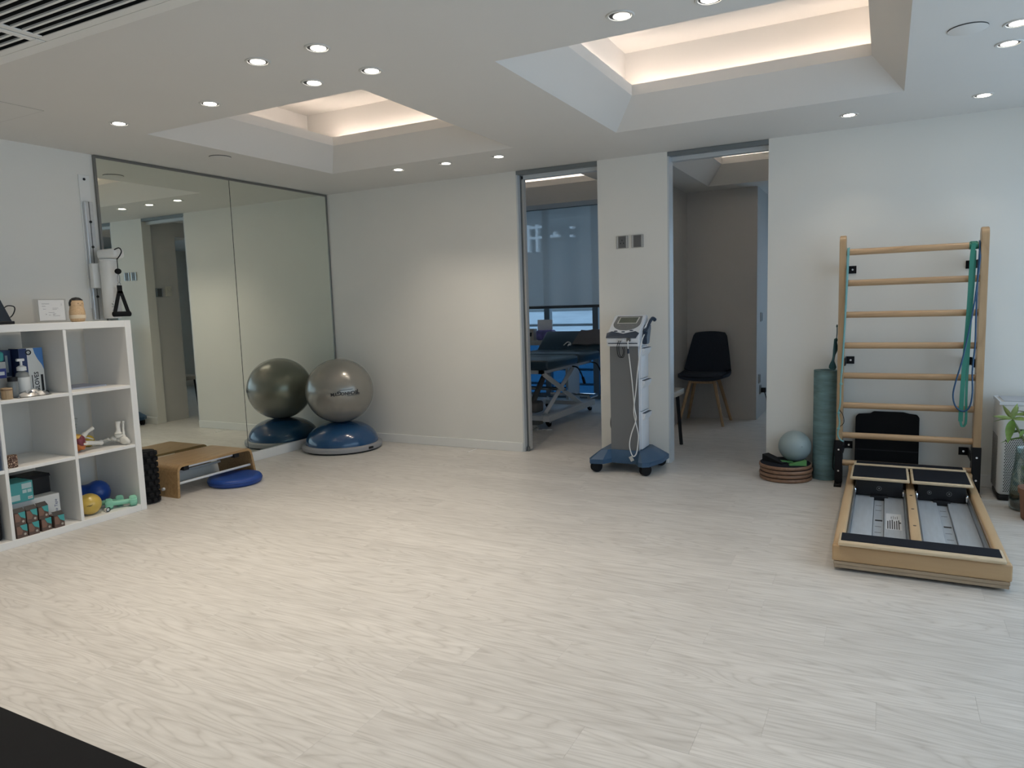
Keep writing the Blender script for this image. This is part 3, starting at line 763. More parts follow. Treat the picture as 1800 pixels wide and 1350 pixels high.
b = MB(); b.sphere((.004, -.012, .088), (.026, .026, .018), 20, 14); lumpy(b, .006, 23).build('yellow_tissue', mat('model_yellow', (0.62, 0.36, 0.07), .5), hd, 60)
b = MB(); b.tube([(.028, .0, .048), (.034, .018, .044), (.028, .03, .052)], .006, 8, sub=4); b.build('teeth_rim', bone, hd)
b = MB(); b.tube([(.0, .02, .046), (-.01, .06, .040), (-.012, .105, .032), (-.012, .135, .028)], [.017, .013, .012, .016], 12, sub=5); b.build('humerus', bone, hd, 60)
b = MB(); b.tube([(-.02, .015, .06), (-.02, .04, .085), (-.022, .07, .105), (-.025, .10, .118)], [.016, .014, .010, .011], 10, sub=5); b.build('upper_bone', bone, hd, 60)
b = MB(); b.tube([(-.02, .04, .075), (-.04, .075, .065), (-.03, .10, .052)], [.006, .0045, .004], 8, sub=5); b.build('rib_bone', bone, hd, 60)
spn = thing('spine_model', 'grey vertebrae model behind the shoulder joint model', 'anatomical model', (-4.15, 2.43, S1 + .001))
gb_m = mat('grey_bone', (0.50, 0.50, 0.46), .55)
for k in range(5):
    z = .02 + k * .034
    b = MB(); b.lathe([(0, -.011), (.020, -.011), (.018, 0), (.020, .011), (0, .011)], (0.004 * k, .003 * k, z), 16)
    b.tube([(0.004 * k - .02, .003 * k - .03, z + .004), (0.004 * k - .02, .003 * k, z), (0.004 * k - .02, .003 * k + .034, z + .006)], [.005, .008, .004], 8, sub=3)
    b.build('vertebra', gb_m, spn, 60)
b = MB(); b.cyl((0, 0, 0), (.014, .010, .17), .006, n=8); b.build('rod', chrome, spn)
dc = thing('shelf_cable', 'thin pale tube looped behind the yellow ball', 'tube', (-4.15, 2.46, S1))
b = MB(); b.tube([(0, -.03, .003), (.02, .0, .003), (.05, .02, .003), (.03, .05, .003)], .002, 6, sub=6); b.build('tube', bone, dc)

# --- bottom row: tape boxes, teal and white cartons, balls, dumbbells
brown = mat('tape_box_brown', (0.10, 0.062, 0.048), .45, noise=.2, nscale=40)
teal = mat('tape_box_teal', (0.05, 0.32, 0.32), .4)
flap_m = mat('tape_box_flap', (0.03, 0.028, 0.028), .5)
def tape_box(name_lab, x, y, z, rot, open_flap):
    t = thing('tape_box', name_lab, 'box', (x, y, z), rotz=rot, group='small brown tape boxes in the bottom compartment')
    w, h, d = .052, .066, .058
    b = MB(); b.box(-d, 0, -w / 2, w / 2, 0, h, .0008, 1); b.build('carton', brown, t, 0)
    b = MB(); b.prism([(.0003, w / 2 - .0005, h - .001), (.0003, -.008, h - .001), (.0003, .003, h * .62), (.0003, w / 2 - .0005, h * .42)], (.0006, 0, 0)); b.build('teal_corner', teal, t, 0)
    b = MB(); b.prism([(.0003, -w / 2 + .002, h * .3), (.0003, -w / 2 + .002, h * .9), (.0003, -.010, h * .92), (.0003, .004, h * .5), (.0003, -.004, h * .25)], (.0005, 0, 0)); b.build('print_body', mat('print_skin_brown', (0.20, 0.11, 0.08), .5), t, 0)
    b = MB(); b.lathe([(0, 0), (.006, 0), (.006, .0006), (0, .0006)], (.0003, .013, .016), 16, Matrix.Rotation(PI / 2, 3, 'Y')); b.build('round_mark', mat('mark_pale', (0.42, 0.38, 0.33), .5), t)
    if open_flap:
        b = MB(); b.prism([(.0, -w / 2, h), (.0, w / 2, h), (-.022, w / 2, h + .018), (-.022, -w / 2, h + .018)], (.0006, 0, .0008)); b.build('flap', flap_m, t, 0)
b0 = S0
tape_box('brown tape box at the near end of the lower row, beside the divider', -3.885, 1.982, b0, 0.0, False)
tape_box('second brown tape box of the lower row from the divider', -3.885, 2.040, b0, 0.0, False)
tape_box('third brown tape box of the lower row from the divider', -3.893, 2.108, b0, 0.06, False)
tape_box('brown tape box with open flap at the far end of the lower row', -3.885, 2.170, b0, 0.0, True)
tape_box('brown tape box of the upper row next to the divider', -3.887, 1.980, b0 + .0665, 0.0, True)
tape_box('middle brown tape box of the upper row', -3.887, 2.038, b0 + .0665, 0.0, True)
tape_box('tilted brown tape box of the upper row beside the white carton', -3.895, 2.100, b0 + .0665, 0.08, True)
wc = thing('carton_box', 'white carton with handwritten words behind the brown tape boxes', 'box', (-4.06, 2.11, b0), rotz=0.0)
b = MB(); b.box(-.10, .09, -.15, .12, 0, .165, .0015, 1); b.build('carton', mat('carton_white2', (0.70, 0.70, 0.68), .6), wc, 0)
b = MB(); b.text('white Tape', .022, MXv(.0905, .098, .085), .0002, shear=.2); b.build('handwriting', mat('ink_blue', (0.05, 0.07, 0.18), .6), wc, 0)
tc_ = thing('carton_box', 'teal printed carton lying above the brown tape boxes', 'box', (-3.995, 2.035, b0 + .166), rotz=0.0)
b = MB(); b.box(-.10, .045, -.072, .055, 0, .105, .0015, 1); b.build('carton', mat('carton_teal', (0.06, 0.33, 0.33), .5), tc_, 0)
b = MB(); b.box(.045, .0456, -.062, -.012, .012, .042); b.box(.045, .0456, .0, .048, .068, .095); b.box(.045, .0456, .002, .022, .045, .062); b.box(.045, .0456, .026, .046, .045, .062); b.build('print_patch', mat('print_pale_teal', (0.45, 0.58, 0.58), .5), tc_, 0)
b = MB(); b.box(.0456, .046, .026, .048, .010, .024); b.build('print_white', white_plastic, tc_, 0)
b = MB()
for k in range(8): b.box(.046, .0463, .028 + k * .0024, .0290 + k * .0024, .012, .022)
b.build('bar_code', black_plastic, tc_, 0)
kb = thing('black_box', 'black open-topped box behind the teal carton', 'box', (-4.09, 2.165, b0 + .166))
b = MB(); b.box(-.09, .05, -.068, .062, 0, .105, .002, 1); b.build('box', black_plastic, kb, 0)
b = MB(); b.prism([(.05, -.068, .105), (.05, .062, .105), (.058, .062, .090), (.058, -.068, .09)], (.001, 0, .0005)); b.build('flap', black_plastic, kb, 0)
bt = thing('black_case', 'black case at the left picture edge in the bottom row', 'case', (-4.00, 1.865, b0))
b = MB(); b.box(-.12, .07, -.10, .052, 0, .24, .015, 3); b.build('case', black_rubber, bt)
b = MB(); b.tube([(0, -.05, .236), (0, -.05, .262), (0, .01, .262), (0, .01, .236)], .006, 8); b.build('handle', black_plastic, bt)

pnt = thing('peanut_ball', 'shiny blue peanut-shaped exercise ball in the bottom compartment', 'ball', (-4.175, 2.485, b0))
b = MB(); prof = []
for k in range(33):
    t = k / 32; x = -.142 + .284 * t
    if abs(x) > .045: r = .072 * math.sqrt(max(0, 1 - ((abs(x) - .070) / .072) ** 2))
    else: r = .0525 + .0150 * (abs(x) / .045) ** 2
    prof.append((max(r, 0.0), x))
prof[0] = (0, -.142); prof[-1] = (0, .142)
Mp = Matrix.Rotation(0.85, 3, 'Z') @ Matrix.Rotation(PI / 2, 3, 'Y')
b.lathe(prof, (0, 0, .073), 32, Mp); b.build('ball', mat('blue_vinyl', (0.012, 0.06, 0.30), .28, bump=.15, bscale=160), pnt, 60)
b = MB(); b.sphere((.046, .052, .143), .004, 10, 8); b.build('valve', mat('navy_valve', (0.01, 0.03, 0.12), .5), pnt)
y2 = thing('exercise_ball', 'glossy yellow exercise ball on the bottom shelf beside the green dumbbells', 'ball', (-3.965, 2.385, b0))
b = MB(); b.sphere((0, 0, .060), (.062, .062, .060), 32, 20); b.build('ball', mat('yellow_vinyl', (0.58, 0.40, 0.08), .28, coat=.3), y2, 60)
def on_y(a, h): return (.0625 * math.cos(a) * math.cos(h), .0625 * math.sin(a) * math.cos(h), .060 + .0605 * math.sin(h))
b = MB(); b.tube([on_y(-.75, .02), on_y(-.6, .06), on_y(-.45, .05), on_y(-.3, .12)], .0012, 6, sub=4); b.tube([on_y(-.62, .0), on_y(-.40, .03)], .0009, 6); b.build('print', black_plastic, y2, 0)
green = mat('mint_vinyl', (0.25, 0.58, 0.42), .4)
def dumbbell(loc, rz, lab):
    t = thing('dumbbell', lab, 'dumbbell', loc, rotz=rz, group='mint green dumbbells')
    b = MB(); b.cyl((-.045, 0, .030), (.045, 0, .030), .0145, n=16); b.build('handle', green, t)
    for s in (-1, 1):
        b = MB(); x0 = s * .042
        hexp = [(x0, .034 * math.cos(PI / 6 + k * PI / 3), .030 + .034 * math.sin(PI / 6 + k * PI / 3)) for k in range(6)]
        b.prism(hexp, (s * .040, 0, 0)); bmesh.ops.bevel(b.bm, geom=list(b.bm.edges), offset=.006, segments=2, affect='EDGES')
        b.build('weight_head', green, t)
dumbbell((-3.932, 2.55, b0 + .0005), 1.05, 'mint green dumbbell nearest the shelf end panel')
dumbbell((-4.008, 2.518, b0 + .0005), 1.05, 'mint green dumbbell just behind the other one')
wt = thing('skipping_counter', 'tiny white gadget with black strap loop between yellow ball and dumbbells', 'gadget', (-3.925, 2.455, b0))
b = MB(); b.box(-.012, .012, -.010, .010, 0, .020, .003); b.build('body', white_plastic, wt)
b = MB(); b.tube([(.016 + .001 * math.sin(a), .012 * math.cos(a), .014 + .012 * math.sin(a)) for a in [k * PI / 6 for k in range(12)]], .0022, 6, closed=True); b.build('strap', black_plastic, wt)

# ------------------------------------------------------------------ wall pulley machine
pm = thing('pulley_machine', 'white wall-mounted pulley column with aluminium rail and black handle', 'pulley trainer', (WX, 2.76, 1.16))
wpl = mat('machine_white', (0.76, 0.76, 0.74), .3)
b = MB(); b.box(WX, WX + .006, 2.722, 2.790, 1.20, 2.00, .002); b.build('mounting_plate', wpl, pm, 0, world=True)
b = MB(); b.box(WX + .006, WX + .030, 2.730, 2.782, 1.13, 1.84, .003); b.build('rail', alu, pm, 0, world=True)
b = MB(); b.box(WX + .030, WX + .0305, 2.753, 2.759, 1.13, 1.84); b.build('rail_slot', dark_alu, pm, 0, world=True)
b = MB()
for z in (1.975, 1.72, 1.57, 1.27): b.cyl((WX + .03 if z < 1.9 else WX + .006, 2.756, z), (WX + .034 if z < 1.9 else WX + .009, 2.756, z), .008, n=10)
b.build('bolts', black_plastic, pm, world=True)
b = MB(); b.box(WX + .031, WX + .07, 2.716, 2.80, 1.32, 1.47, .008, 3); b.build('clamp_block', wpl, pm, world=True)
b = MB(); cx_, cy_ = WX + .115, 2.79
b.lathe([(0, 1.135), (.046, 1.135), (.050, 1.15), (.050, 1.478), (.047, 1.482), (.050, 1.486), (.050, 1.492), (0, 1.492)], (cx_, cy_, 0), 32); b.build('housing', wpl, pm, world=True)
b = MB(); b.box(-.045, .085, -.045, .045, 0, .058, .018, 3, M=Matrix.Translation((cx_, cy_, 1.493)) @ Matrix.Rotation(.35, 4, 'Z') @ Matrix.Rotation(-.06, 4, 'Y')); b.build('pulley_head', wpl, pm, world=True)
def on_cyl(h, z): return (cx_ + .0505 * math.cos(-.55 + h / .05), cy_ + .0505 * math.sin(-.55 + h / .05), z)
b = MB()
for st in (((.000, 1.150), (.006, 1.165), (-.002, 1.176)), ((.008, 1.160), (.008, 1.178)), ((-.004, 1.184), (.008, 1.184), (.004, 1.198)), ((-.006, 1.205), (.008, 1.207)), ((.004, 1.214), (-.004, 1.226)), ((.006, 1.236), (.006, 1.240))):
    b.tube([on_cyl(*p) for p in st], .0013, 6)
b.build('maker_mark', black_plastic, pm, 0, world=True)
b = MB(); b.tube([(cx_ + .083, cy_ - .012, 1.545), (cx_ + .105, cy_ + .004, 1.555), (cx_ + .117, cy_ + .010, 1.535), (cx_ + .108, cy_ + .004, 1.51), (cx_ + .092, cy_ - .006, 1.488)], .0035, 8, sub=5); b.build('cable_guide', black_plastic, pm, world=True)
hx, hy = cx_ + .092, cy_ - .006
b = MB(); b.tube([(hx, hy, 1.495), (hx, hy, 1.45), (hx, hy, 1.43)], .0025, 8); b.build('cable', black_plastic, pm, world=True)
b = MB(); b.sphere((hx, hy, 1.416), (.019, .019, .017), 18, 12); b.build('stop_ball', black_rubber, pm, world=True)
b = MB(); b.tube([(hx, hy + .007 * math.cos(a), 1.372 + .026 * math.sin(a)) for a in [k * PI / 8 for k in range(16)]], .0025, 6, closed=True); b.tube([(hx, hy + .010 * math.cos(a), 1.338 + .010 * math.sin(a)) for a in [k * PI / 8 for k in range(16)]], .002, 6, closed=True); b.build('carabiner', chrome, pm, world=True)
gh = MB()
def strap(p, q, w): gh.ribbon([p, ((p[0] + q[0]) / 2, (p[1] + q[1]) / 2, (p[2] + q[2]) / 2), q], (0, w, 0), .006)
strap((hx, hy, 1.332), (hx, hy, 1.285), .030)
strap((hx, hy - .005, 1.298), (hx, hy - .044, 1.166), .022); strap((hx, hy + .005, 1.298), (hx, hy + .044, 1.166), .022)
gh.build('handle_strap', black_rubber, pm, 0, world=True)
b = MB(); b.cyl((hx, hy - .053, 1.160), (hx, hy + .053, 1.160), .0155, n=16); b.build('handle_grip', black_rubber, pm, world=True)

# ------------------------------------------------------------------ floor things by the mirror
fr = thing('foam_roller', 'black knobbly foam roller standing upright beside the shelf', 'foam roller', (-4.005, 2.775, 0))
b = MB(); b.cyl((0, 0, 0.005), (0, 0, .325), .055, n=24); b.build('core', black_rubber, fr)
b = MB()
for k in range(9):
    for q in range(10):
        a = 2 * PI * (q + .5 * (k % 2)) / 10
        M = Matrix.Translation((0, 0, .02 + k * .0358)) @ Matrix.Rotation(a, 4, 'Z')
        b.box(.050, .070, -.013, .013, -.012, .012, .004, 1, M=M)
b.build('knobs', black_rubber, fr, 0)

bs = thing('bent_wood_bench', 'low bent-plywood bench with white rails in front of the mirror', 'bench', (-4.03, 3.22, 0))
ply = wood_mat('beech_ply', (0.44, 0.28, 0.13), (0.30, 0.175, 0.075), .35, 'y', 1.6, 10)
# profile in the YZ plane, swept across X
def arch(t_off):
    pts = []
    ya, yb_, H, r = 2.905, 3.545, .208, .040
    pts.append((ya + t_off, .0)); pts.append((ya + .010 + t_off, H - r))
    for k in range(7):
        a = PI - k * PI / 12; pts.append((ya + .012 + r + (r - t_off) * math.cos(a) , H - r + (r - t_off) * math.sin(a)))
    for k in range(7):
        a = PI / 2 - k * PI / 12; pts.append((yb_ - .032 - r + (r - t_off) * math.cos(a), H - r + (r - t_off) * math.sin(a)))
    pts.append((yb_ - .030 - t_off, H - r)); pts.append((yb_ - t_off, 0.0))
    return pts
o_, i_ = arch(0.0), arch(0.016)
b = MB(); bx0, bx1 = -4.265, -3.905
def wx(p, x): return (x + (0.012 if p[1] < .02 and x > -4.1 else 0), p[0], p[1])
for k in range(len(o_) - 1):
    a, c, d, e = o_[k], o_[k + 1], i_[k + 1], i_[k]
    for q0, q1 in (((a, c), None),): pass
    b.quad((bx0, *a), (bx1, *a), (bx1, *c), (bx0, *c)); b.quad((bx0, *e), (bx0, *d), (bx1, *d), (bx1, *e))
    b.quad((bx1, *a), (bx1, *e), (bx1, *d), (bx1, *c)); b.quad((bx0, *a), (bx0, *c), (bx0, *d), (bx0, *e))
for k in (0, -1): b.quad((bx0, *o_[k]), (bx0, *i_[k]), (bx1, *i_[k]), (bx1, *o_[k]))
bmesh.ops.remove_doubles(b.bm, verts=b.bm.verts, dist=1e-5)
b.build('bent_shell', ply, bs, 35, world=True)
wr = mat('white_enamel', (0.72, 0.73, 0.74), .35)
b = MB(); b.cyl((-3.935, 2.925, .085), (-3.935, 3.513, .085), .0085, n=12); b.build('rail', wr, bs, world=True)
b = MB(); b.cyl((-4.235, 2.925, .085), (-4.235, 3.513, .085), .0085, n=12); b.build('rail', wr, bs, world=True)
for q in (2.97, 3.37):
    b = MB(); b.box(-3.955, -3.915, q, q + .04, .162, .191, .003); b.build('rubber_block', black_plastic, bs, world=True)
b = MB(); b.box(-3.95, -3.93, 3.01, 3.37, .174, .191, .003); b.build('under_rail', wr, bs, world=True)
b = MB(); b.cyl((-4.03, 2.892, .05), (-4.03, 2.906, .05), .010, n=12); b.build('rail_end', wr, bs, world=True)

bd = thing('balance_disc', 'flat blue balance disc lying on the floor by the wooden bench', 'balance disc', (-3.885, 3.335, 0))
b = MB(); b.lathe([(0, .0), (.155, .0), (.168, .006), (.175, .02), (.174, .040), (.165, .052), (.14, .056), (0, .050)], n=56); b.build('disc', mat('blue_pvc', (0.01, 0.055, 0.27), .42, bump=.1, bscale=150), bd, 50)
b = MB(); b.lathe([(.1745, .027), (.1768, .029), (.1768, .031), (.1745, .033)], n=56); b.build('seam', mat('blue_pvc_seam', (0.008, 0.04, 0.2), .5), bd)
bd.rotation_euler = (0, 0, .3)

# ------------------------------------------------------------------ ball on dome trainer
bo = thing('dome_trainer', 'blue dome balance trainer on grey base in the mirror corner', 'balance trainer', (-3.98, 4.535, 0))
b = MB(); b.lathe([(0, .008), (.30, .008), (.322, .014), (.327, .030), (.325, .046), (.312, .054), (.29, .054), (0, .054)], n=64); b.build('base', mat('grey_base_plastic', (0.30, 0.30, 0.31), .5), bo, 40)
prof = [(.294, .050)]
for k in range(1, 21):
    a = k / 20 * PI / 2
    prof.append((.294 * math.cos(a) ** .85 if k < 20 else 0, .052 + .175 * math.sin(a)))
b = MB(); b.lathe(prof, n=64); b.build('dome', mat('blue_dome_vinyl', (0.010, 0.062, 0.16), .20, noise=.05, nscale=8, coat=.3), bo, 60)
for a in (-.10, 3.0):
    b = MB(); b.box(.318, .3285, -.026, .026, .022, .042, .003, M=Matrix.Rotation(a, 4, 'Z')); b.build('grip_recess', black_plastic, bo)
b = MB(); b.lathe([(.285, 0), (.30, 0), (.30, .009), (.285, .009)], n=48); b.build('foot_ring', black_rubber, bo)
BC = Vector((-3.975, 4.53, .481)); BR = .273
gb2 = thing('stability_ball', 'large silver grey stability ball resting on the blue dome trainer', 'exercise ball', (BC.x, BC.y, .228))
b = MB()
res = bmesh.ops.create_uvsphere(b.bm, u_segments=72, v_segments=48, radius=1.0)
for v in res['verts']:
    p = v.co.copy() * BR; p.z *= .965
    z = p.z + BC.z - .228
    # the ball settles on the dome
    r2 = p.x * p.x + p.y * p.y
    dome = .0025 - r2 * 1.05 / 1
    if p.z < -.15:
        zd = (.052 + .175 * math.sqrt(max(0, 1 - r2 / .0864)) + .006) - .228
        z = max(z, zd)
    v.co = Vector((p.x, p.y, z))
b.build('ball', mat('silver_vinyl', (0.27, 0.258, 0.228), .25, .35, noise=.03, nscale=6, bump=.05, bscale=30, coat=.25), gb2, 60)
C0 = Vector((BC.x, BC.y, BC.z))
dcam = (Vector((0, 0, 1.15)) - C0); az = math.atan2(dcam.y, dcam.x)
def on_ball(dx, dz, r=BR + .0012):
    # dx to the viewer's right, dz up, in metres along the surface
    lon = az + dx / (BR * .95); lat = dz / BR
    return C0 + Vector((math.cos(lon) * math.cos(lat) * r, math.sin(lon) * math.cos(lat) * r, math.sin(lat) * r * .965))
# the maker's name is upside down
def wname(c): return on_ball(.055 - c.x * 1.0, .010 - c.y + c.x * -.05 + c.z * 0, BR + .0012 + c.z)
b = MB(); b.text('ECHNO', .036, None, .0003, warp=lambda c: wname(Vector((c.x - .015, c.y + .004, c.z))), bold=.0012); b.text('T', .052, None, .0003, warp=lambda c: wname(Vector((c.x - .084, c.y - .001, c.z))), bold=.0012)
b.text('G', .046, None, .0003, warp=lambda c: wname(Vector((c.x + .058, c.y - .002, c.z))), bold=.0012); b.text('YM', .036, None, .0003, warp=lambda c: wname(Vector((c.x + .098, c.y + .004, c.z))), bold=.0012)
nn = 12
def bar(x0, x1, y):
    for k in range(nn):
        u0, u1 = x0 + (x1 - x0) * k / nn, x0 + (x1 - x0) * (k + 1) / nn
        b.quad(*[wname(Vector((u, v, .0002))) for u, v in ((u0, y), (u1, y), (u1, y + .0035), (u0, y + .0035))])
bar(-.10, -.0, .024); bar(-.045, .06, -.026)
b.build('maker_name', black_plastic, gb2, 0, world=True)
# ------------------------------------------------------------------ wall sockets
sock_m = mat('socket_grey', (0.12, 0.12, 0.12), .4)
plate_m = mat('socket_plate', (0.34, 0.34, 0.33), .35, .5)
def plate(name, label, c, kind, facing='-y', cat='socket', group=None):
    rz = {'-y': 0, '+x': PI / 2, '-x': -PI / 2}[facing]
    t = thing(name, label, cat, c, rotz=rz, group=group)
    b = MB(); b.box(-.043, .043, -.009, 0, -.044, .044, .003); b.build('plate', plate_m, t)
    b = MB(); b.box(-.026, .026, -.0105, -.009, -.039, .039, .001, 1); b.build('insert', sock_m, t)
    for s in (-1, 1):
        b = MB(); b.box(s * .034 - .0035, s * .034 + .0035, -.0098, -.0088, -.042, .042); b.build('side_strip', alu, t, 0)
    if kind == 'socket':
        for x, z in ((0, .012), (-.011, -.008), (.011, -.008)):
            b = MB(); b.box(x - .003, x + .003, -.0112, -.0102, z - .004, z + .004); b.build('pin_slot', black_plastic, t, 0)
    else:
        b = MB(); b.box(-.023, .023, -.0125, -.0105, -.035, .035, .001, 1); b.build('rocker', sock_m, t)
    return t
plate('wall_socket', 'grey three-pin wall socket on the pillar between the doorways', (-1.650, WY, 1.552), 'socket')
plate('wall_switch', 'grey blank switch plate beside the socket on the pillar', (-1.540, WY, 1.552), 'switch', cat='switch')
plate('wall_switch', 'grey switch on the partition inside the treatment room, seen in the mirror', (-1.79, 5.06, 1.38), 'switch', '-x', cat='switch')
dv = thing('wall_dial', 'white wall thermostat with round dial inside the treatment room, seen in the mirror', 'thermostat', (-1.79, 5.17, 1.37), rotz=-PI / 2)
b = MB(); b.box(-.035, .035, -.02, 0, -.03, .075, .004); b.build('case', mat('ivory_plastic', (0.66, 0.64, 0.56), .4), dv)
b = MB(); b.lathe([(0, 0), (.022, 0), (.022, .006), (.018, .009), (0, .009)], (0, -.02, .045), 24, Matrix.Rotation(PI / 2, 3, 'X')); b.build('dial', mat('ivory_dial', (0.6, 0.58, 0.5), .4), dv)

# ------------------------------------------------------------------ ultrasound trolley
tx, ty = -1.535, 4.64
tr = thing('ultrasound_trolley', 'grey and blue wheeled therapy trolley standing before the pillar', 'trolley', (tx, ty, 0))
steel_blue = mat('steel_blue_plastic', (0.035, 0.085, 0.16), .4)
body_grey = mat('trolley_grey', (0.16, 0.165, 0.17), .45, noise=.03, nscale=5)
tw = mat('trolley_white', (0.74, 0.76, 0.80), .35)
navy_p = mat('navy_plastic', (0.025, 0.04, 0.07), .4)
# base: flared plan, sloping upper faces
plan_lo = [(-1.765, 4.475), (-1.745, 4.435), (-1.66, 4.45), (-1.62, 4.515), (-1.45, 4.515), (-1.415, 4.45), (-1.385, 4.435), (-1.345, 4.46), (-1.30, 4.62), (-1.30, 4.78), (-1.36, 4.855), (-1.70, 4.855), (-1.765, 4.78)]
plan_hi = [(-1.70, 4.53), (-1.69, 4.52), (-1.65, 4.53), (-1.635, 4.545), (-1.44, 4.545), (-1.432, 4.535), (-1.425, 4.53), (-1.41, 4.54), (-1.39, 4.64), (-1.39, 4.74), (-1.42, 4.79), (-1.66, 4.79), (-1.70, 4.74)]
b = MB(); n = len(plan_lo)
L0 = [b.bm.verts.new((x, y_, .060)) for x, y_ in plan_lo]; L1 = [b.bm.verts.new((x, y_, .090)) for x, y_ in plan_lo]; L2 = [b.bm.verts.new((x, y_, .145)) for x, y_ in plan_hi]
for A, B in ((L0, L1), (L1, L2)):
    for i in range(n):
        j = (i + 1) % n; b.bm.faces.new((A[i], A[j], B[j], B[i]))
b.bm.faces.new(L0[::-1]); b.bm.faces.new(L2)
b.build('base', steel_blue, tr, 30, world=True)
for x, y_ in ((-1.715, 4.475), (-1.375, 4.475), (-1.365, 4.80), (-1.70, 4.80)):
    b = MB()
    for s in (-1, 1): b.lathe([(0, -.009), (.031, -.009), (.038, -.005), (.038, .005), (.031, .009), (0, .009)], (x + s * .011 * .77, y_ - s * .011 * .64, .038), 24, Matrix.Rotation(-.69, 3, 'Z') @ Matrix.Rotation(PI / 2, 3, 'Y'))
    c = b.build('castor', black_rubber, tr, world=True)
    b = MB(); b.box(x - .004, x + .004, y_ - .025, y_ + .025, .035, .068, .003); b.build('fork', black_plastic, c, world=True)
b = MB(); b.box(-1.635, -1.44, 4.552, 4.56, .14, .842); b.build('front_panel', body_grey, tr, 0, world=True)
b = MB(); b.box(-1.635, -1.44, 4.56, 4.745, .14, .845, .004); b.build('column', tw, tr, world=True)
for k, (z0, z1) in enumerate(((.15, .405), (.41, .625), (.63, .84))):
    b = MB(); b.box(-1.4405, -1.425, 4.575, 4.735, z0, z1, .003); d = b.build('drawer', tw, tr, world=True)
    b = MB(); b.prism([(-1.4255, 4.58, z1 - .065), (-1.4255, 4.58, z1 - .012), (-1.400, 4.58, z1 - .012), (-1.408, 4.58, z1 - .040)], (0, .15, 0)); b.build('drawer_pull', tw, d, 20, world=True)
    b = MB(); b.box(-1.4255, -1.405, 4.59, 4.725, z1 - .0115, z1 - .0085); b.build('pull_shadow_gap', navy_p, d, 0, world=True)
# apparatus on top
ap = thing('therapy_unit', 'white electrotherapy unit with grey display lying on the trolley', 'therapy unit', (tx, 4.64, .8455))
X_0, X_1 = -1.648, -1.425
sec = [(4.535, .8455), (4.525, .875), (4.528, .905), (4.55, .935), (4.70, 1.045), (4.735, 1.045), (4.75, .95), (4.75, .8455)]
b = MB(); b.prism([(X_0, y_, z) for y_, z in sec], (X_1 - X_0, 0, 0)); bmesh.ops.bevel(b.bm, geom=list(b.bm.edges), offset=.006, segments=2, affect='EDGES'); b.build('housing', tw, ap, 35, world=True)
def slope(u, v, off=0.0):       # u across 0..1, v up the sloping face 0..1
    y_ = 4.55 + .15 * v; z = .935 + .11 * v
    nrm = Vector((0, -.11, .15)).normalized()
    return Vector((X_0 + (X_1 - X_0) * u, y_, z)) + nrm * off
b = MB(); pts = []
for k in range(16):
    a = PI + PI * k / 15; pts.append((.5 + .42 * math.cos(a), .52 + .40 * math.sin(a)))
pts += [(.90, .93), (.12, .93)]
lo_ = [slope(u, v, .0005) for u, v in pts]; b.prism(lo_, Vector((0, -.11, .15)).normalized() * .002); b.build('display_bezel', mat('bezel_grey', (0.19, 0.19, 0.19), .4), ap, 0, world=True)
b = MB(); b.prism([slope(u, v, .003) for u, v in ((.19, .50), (.80, .50), (.84, .86), (.22, .86))], Vector((0, -.0007, .001))); b.build('screen_surround', mat('surround_pale', (0.62, 0.62, 0.58), .4), ap, 0, world=True)
b = MB(); b.prism([slope(u, v, .0045) for u, v in ((.23, .53), (.77, .53), (.80, .83), (.25, .83))], Vector((0, -.0007, .001))); b.build('screen', mat('lcd_olive', (0.13, 0.14, 0.11), .2), ap, 0, world=True)
b = MB()
for u in (.3, .5, .72): b.sphere(slope(u, .36, .003), (.006, .005, .003), 10, 6)
b.build('small_keys', plate_m, ap, world=True)
for u, v in ((.24, .085), (.48, .04), (.72, .11)):
    b = MB(); b.sphere(slope(u, v, .001), (.014, .006, .004), 14, 8); b.build('round_button', navy_p, ap, world=True)
b = MB(); b.prism([(X_0 - .002, 4.523, .90), (X_1 - .02, 4.523, .90), (X_1 - .004, 4.545, .93), (X_1 - .03, 4.553, .942), ((X_0 + X_1) / 2, 4.547, .926), (X_0 + .03, 4.553, .942), (X_0 - .002, 4.545, .93)], (0, -.004, .003)); b.build('front_band', navy_p, ap, 0, world=True)
b = MB(); b.box(X_0 + .012, X_1 - .01, 4.521, 4.53, .862, .868, .001, 1); b.build('dark_lip', navy_p, ap, 0, world=True)
b = MB(); b.box(-1.565, -1.535, 4.512, 4.526, .880, .898, .002, 1); b.build('left_connector', mat('connector_grey', (0.5, 0.5, 0.5), .4), ap, world=True)
b = MB(); b.box(-1.505, -1.480, 4.512, 4.526, .878, .900, .002, 1); b.build('right_connector', mat('connector_dark', (0.1, 0.1, 0.1), .4), ap, world=True)
for q in (0, .012):
    b = MB(); b.tube([(-1.555 + q, 4.515, .885), (-1.565 + q, 4.50, .85), (-1.560 + q, 4.500, .79), (-1.535 + q, 4.495, .775), (-1.520 + q * .6, 4.495, .81), (-1.530 + q, 4.505, .84)], .0025, 8, sub=6); b.build('black_lead', black_plastic, ap, world=True)
b = MB(); b.tube([(-1.492, 4.515, .885), (-1.490, 4.500, .84), (-1.478, 4.535, .62), (-1.462, 4.532, .44), (-1.452, 4.530, .36), (-1.485, 4.528, .26), (-1.497, 4.525, .18), (-1.470, 4.505, .118), (-1.447, 4.515, .135), (-1.438, 4.530, .22), (-1.440, 4.535, .27), (-1.455, 4.533, .34), (-1.468, 4.534, .42), (-1.452, 4.535, .55), (-1.436, 4.535, .70), (-1.415, 4.545, .86), (-1.405, 4.58, .92)], .0036, 8, sub=6); b.build('white_lead', mat('lead_white', (0.75, 0.74, 0.72), .4), ap, world=True)
